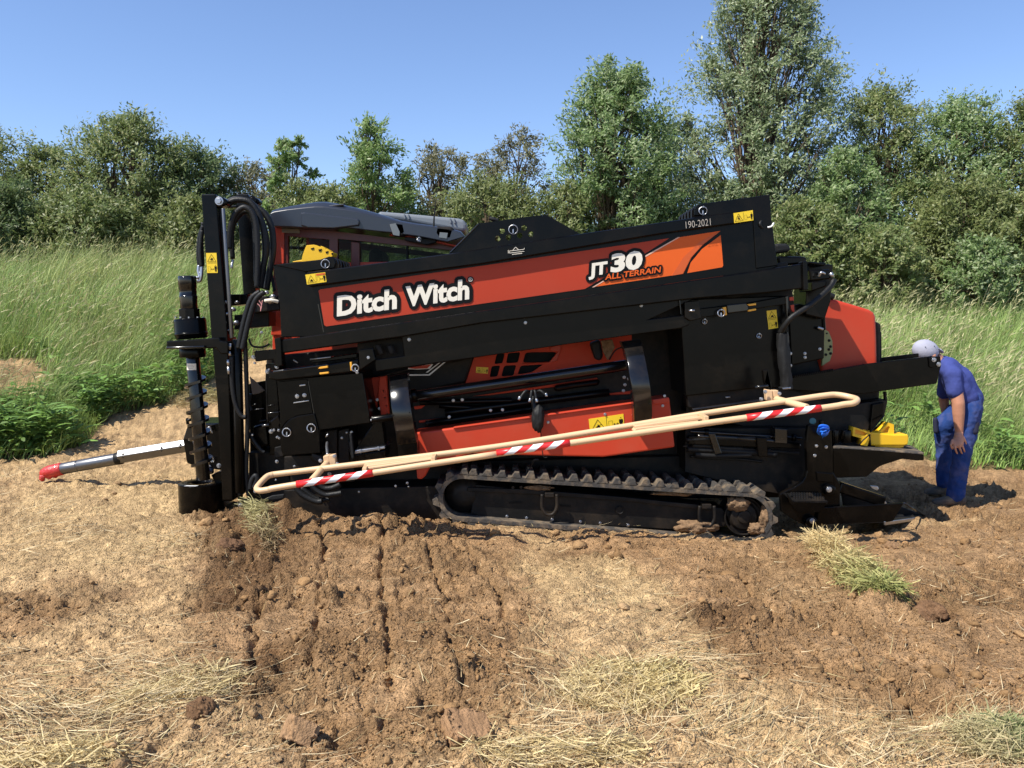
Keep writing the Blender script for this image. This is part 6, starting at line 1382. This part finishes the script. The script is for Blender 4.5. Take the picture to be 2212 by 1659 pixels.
plate('block_base', zz(ZC, 335,685, 415,670, 560,660, 560,680, 338,692), Y2+.02, .12, 'yellow', YB2, bevel=.004)
ROOT = Vector((0, 0, 0))
# blue ribbon tied on the outrigger
b = P(*ZJ(718, 310), 6.38)
RB = thing('blue_ribbon', 'knotted bright blue plastic ribbon tied on the outrigger beside the teal cap', 'ribbon', (b.x, 6.38, b.z))
def ribbon(pts, w, Ys):
    q = smooth_path([P(*ZJ(*p), Y) for p, Y in zip(pts, Ys)], 5); bm = bmesh.new(); A = []
    for p in q: A.append((bm.verts.new(p-ROOT+Vector((0, -.012, w/2))), bm.verts.new(p-ROOT+Vector((0, .012, -w/2)))))
    for a, c in zip(A[:-1], A[1:]): bm.faces.new((a[0], c[0], c[1], a[1])).smooth = True
    o = link('loop', bm_mesh(bm, 'loop'), RB, 'blue_strap'); m = o.modifiers.new('t', 'SOLIDIFY'); m.thickness = .004
ribbon(((690,330),(672,308),(676,285),(700,274),(735,276),(762,290),(764,315),(745,335),(715,342)), .034, [6.40,6.36,6.34,6.33,6.33,6.34,6.36,6.34,6.33])
ribbon(((684,300),(720,290),(762,300)), .020, [6.33,6.30,6.34]); ribbon(((690,318),(720,322),(745,316),(725,345),(718,362)), .022, [6.33,6.30,6.30,6.32,6.34]); ribbon(((700,325),(708,340),(722,352)), .022, [6.34,6.31,6.34])
ROOT = Vector((0, 0, 0))

# ================================================================== the man
PM = thing('person', 'man in blue work clothes and pale cap bending over, one hand on his knee', 'person', (P(*ZK(800, 1510), 7.4).x, 7.4, P(*ZK(800, 1515), 7.4).z))
def pk(x, y, Y): return P(*ZK(x, y), Y)
def capsules(segs, n=18, rings=6):
    """closed tapered tubes with round ends; (p0, r0, p1, r1[, flat])"""
    bm = bmesh.new()
    for sgm in segs:
        p0, r0, p1, r1 = sgm[:4]; p0 = Vector(p0)-ROOT; p1 = Vector(p1)-ROOT; d = p1-p0; L = d.length
        if L < 1e-5: d = Vector((0, 0, 1)); L = 1e-5
        d.normalize(); x, y = frame_of(d); fl = sgm[4] if len(sgm) > 4 else 1.0
        prof = [(-r0*math.cos(t), r0*math.sin(t)) for t in [math.pi/2*i/rings for i in range(1, rings+1)]]+[(L+r1*math.sin(t), r1*math.cos(t)) for t in [math.pi/2*i/rings for i in range(0, rings)]]
        R = [[bm.verts.new(p0+d*s+x*(math.cos(2*math.pi*k/n)*r)+y*(math.sin(2*math.pi*k/n)*r*fl)) for k in range(n)] for s, r in prof]
        a = bm.verts.new(p0-d*r0); b = bm.verts.new(p0+d*(L+r1))
        for A, B in zip(R[:-1], R[1:]):
            for k in range(n): bm.faces.new((A[k], A[(k+1) % n], B[(k+1) % n], B[k]))
        for k in range(n): bm.faces.new((R[0][(k+1) % n], R[0][k], a)); bm.faces.new((R[-1][k], R[-1][(k+1) % n], b))
    return bm
def ell(bm, c, rad, rot=0, axis='Y'):
    M = Matrix.Translation(Vector(c)-ROOT) @ Matrix.Rotation(rot, 4, axis) @ Matrix.Diagonal((*rad, 1)); bmesh.ops.create_icosphere(bm, subdivisions=4, radius=1, matrix=M)
def remesh(name, bm, vox, m, parent, smooth=4, wr=None):
    o = link(name, bm_mesh(bm, name), parent, m); r = o.modifiers.new('join', 'REMESH'); r.mode = 'VOXEL'; r.voxel_size = vox; r.use_smooth_shade = True
    s = o.modifiers.new('soft', 'SMOOTH'); s.factor = .5; s.iterations = smooth
    if wr:
        t = bpy.data.textures.new(name+'_folds', 'CLOUDS'); t.noise_scale = wr[1]; t.noise_depth = 2
        dm = o.modifiers.new('folds', 'DISPLACE'); dm.texture = t; dm.strength = wr[0]; dm.mid_level = .5; dm.texture_coords = 'LOCAL'
    return o
YN, YFR, YM = 7.20, 7.56, 7.38
sh = pk(775, 385, 7.24); el = pk(826, 635, 7.20); wr_ = pk(833, 885, 7.22)
hc = pk(545, 205, 7.40)
segs = [(pk(730, 335, YM), .055, pk(625, 235, 7.40), .052), (sh, .062, el, .052), (el, .052, el.lerp(wr_, .35), .050), (el.lerp(wr_, .35), .050, wr_, .033),
        (pk(735, 400, 7.56), .058, pk(700, 610, 7.62), .046), (pk(700, 610, 7.62), .044, pk(725, 790, 7.60), .031), (pk(725, 790, 7.60), .034, pk(725, 850, 7.59), .036),
        (pk(760, 370, YM), .07, pk(900, 640, YM), .08), (sh, .055, pk(755, 360, YM), .06), (pk(735, 400, 7.56), .055, pk(755, 360, YM), .06),
        (pk(920, 660, 7.32), .08, pk(860, 1060, 7.28), .05), (pk(860, 1060, 7.28), .045, pk(805, 1430, 7.30), .032), (pk(880, 680, 7.50), .08, pk(700, 960, 7.54), .05), (pk(700, 960, 7.54), .045, pk(695, 1345, 7.56), .032)]
# left hand: palm over the knee, fingers pointing down, thumb towards the body
pa = pk(828, 920, 7.205); pb = pk(812, 985, 7.185)
segs += [(wr_, .034, pa, .036, .75), (pa, .036, pb, .043, .55), (pk(838, 935, 7.20), .034, pk(838, 985, 7.19), .036, .55)]
def finger(pts, r):
    return [(a, r*(1-.13*i), b, r*(1-.13*(i+1))) for i, (a, b) in enumerate(zip(pts[:-1], pts[1:]))]
segs += finger([pk(775, 960, 7.195), pk(762, 1000, 7.175), pk(768, 1022, 7.18), pk(776, 1035, 7.19)], .0115)
segs += finger([pk(795, 975, 7.185), pk(798, 1030, 7.165), pk(808, 1058, 7.175), pk(816, 1074, 7.188)], .0120)
segs += finger([pk(825, 978, 7.182), pk(838, 1030, 7.162), pk(850, 1058, 7.172), pk(857, 1074, 7.186)], .0120)
segs += finger([pk(850, 972, 7.185), pk(866, 1018, 7.168), pk(876, 1044, 7.175), pk(882, 1060, 7.188)], .0108)
segs += finger([pk(862, 925, 7.205), pk(884, 965, 7.20), pk(897, 995, 7.205), pk(902, 1018, 7.21)], .0122)
for i, dx in enumerate((-24, -8, 8, 24)): segs += finger([pk(725+dx, 860, 7.59), pk(718+dx, 905, 7.585), pk(718+dx, 932, 7.59)], .011)
bm = capsules(segs)
fd = (pk(430, 290, 7.42)-hc).normalized()                 # he looks down to the left
ell(bm, hc, (.092, .078, .108), .5); ell(bm, hc+fd*.035+Vector((0, 0, -.05)), (.062, .056, .075), .6)
ell(bm, hc+fd*.098+Vector((.0, 0, -.035)), (.022, .014, .024), .6)           # nose
ell(bm, hc+Vector((.028, -.080, -.02)), (.020, .012, .032), .3); ell(bm, hc+Vector((.028, .080, -.02)), (.020, .012, .032), .3)   # ears
BODY = remesh('body', bm, .0048, 'skin', PM, 3)
fx = fd; fz = Vector((0, 1, 0)).cross(fx).normalized()
for s in (-1, 1):
    bm = bmesh.new(); ell(bm, hc+fd*.083+Vector((0, s*.032, 0))+fz*-.012, (.011, .012, .011)); link('eye', bm_mesh(bm), PM, 'eye', smooth=True)
bm = capsules([(hc+fd*.094+Vector((0, -.022, 0))+fz*.055, .006, hc+fd*.094+Vector((0, .022, 0))+fz*.055, .006)]); link('lips', bm_mesh(bm), PM, 'pink', smooth=True)
bm = bmesh.new(); ell(bm, hc+Vector((.022, 0, -.005)), (.088, .083, .098), .5); HAIR = remesh('hair', bm, .006, 'hair', PM, 1, (.010, .02))
# cap: crown and a bill turned backwards
bm = bmesh.new(); ell(bm, hc+Vector((-.004, 0, .024)), (.118, .096, .098), .45)
bmesh.ops.bisect_plane(bm, geom=bm.verts[:]+bm.edges[:]+bm.faces[:], plane_co=hc+Vector((0, 0, -.034))-ROOT, plane_no=Vector((-.10, 0, 1)).normalized(), clear_inner=True)
CP = link('cap', bm_mesh(bm, 'cap'), PM, 'cap', smooth=True); sm = CP.modifiers.new('t', 'SOLIDIFY'); sm.thickness = .004
bm = bmesh.new(); ell(bm, pk(648, 172, 7.40), (.052, .066, .013), .55); link('cap_bill', bm_mesh(bm), CP, 'cap', smooth=True)
bm = bmesh.new(); ell(bm, hc+Vector((.012, 0, .122)), (.007, .007, .005)); link('cap_button', bm_mesh(bm), CP, 'cap', smooth=True)
for x_, z_ in ((-.050, .062), (.030, .070), (.072, .045)):
    bm = bmesh.new(); ell(bm, hc+Vector((x_, -.082, z_)), (.0035, .014, .0035)); link('eyelet', bm_mesh(bm), CP, 'navy')
# T-shirt
segs = [(pk(735, 320, YM), .090, pk(815, 430, YM), .128), (pk(815, 430, YM), .128, pk(905, 605, YM), .132), (pk(735, 335, 7.30), .075, sh, .072), (sh, .074, pk(794, 535, 7.215), .068), (pk(735, 330, 7.48), .085, pk(735, 395, 7.56), .078), (pk(735, 395, 7.56), .076, pk(705, 545, 7.60), .066),
        (pk(700, 290, YM), .070, pk(745, 330, YM), .09), (pk(765, 370, 7.29), .085, pk(895, 590, 7.30), .10), (pk(765, 370, 7.47), .085, pk(895, 590, 7.46), .10)]
remesh('t_shirt', capsules(segs), .009, 'shirt', PM, 5, (.016, .09))
# trousers
segs = [(pk(915, 610, 7.33), .108, pk(918, 680, 7.30), .112), (pk(915, 610, 7.44), .108, pk(895, 680, 7.46), .112), (pk(920, 690, 7.30), .112, pk(860, 1060, 7.27), .080), (pk(860, 1050, 7.27), .080, pk(838, 1230, 7.29), .072), (pk(838, 1230, 7.29), .072, pk(803, 1430, 7.30), .074),
        (pk(880, 690, 7.48), .115, pk(712, 830, 7.51), .098), (pk(712, 830, 7.51), .098, pk(706, 900, 7.53), .086), (pk(706, 880, 7.52), .086, pk(702, 1000, 7.55), .072), (pk(702, 1000, 7.55), .070, pk(697, 1330, 7.56), .062)]
remesh('trousers', capsules(segs), .009, 'trousers', PM, 4, (.026, .075))
bm = capsules([(pk(625, 780, 7.47), .022, pk(632, 880, 7.47), .024)]); remesh('pocket', bm, .007, 'navy', PM, 3)
bm = capsules([(pk(975, 810, 7.22), .03, pk(968, 880, 7.22), .032)]); remesh('pocket', bm, .007, 'navy', PM, 2)
for a, b_, c, Y in (((840, 1478), (720, 1490), (630, 1500), 7.30), ((735, 1385), (640, 1405), (560, 1415), 7.56)):
    bm = capsules([(pk(*a, Y), .052, pk(*b_, Y), .046), (pk(*b_, Y), .046, pk(*c, Y), .034), (pk(a[0]-20, a[1]-40, Y), .05, pk(*a, Y), .05)])
    for v_ in bm.verts:
        zmin = pk(*a, Y).z-.045-ROOT.z
        if v_.co.z < zmin: v_.co.z = zmin
    remesh('boot', bm, .007, 'boot', PM, 2)
ROOT = Vector((0, 0, 0))
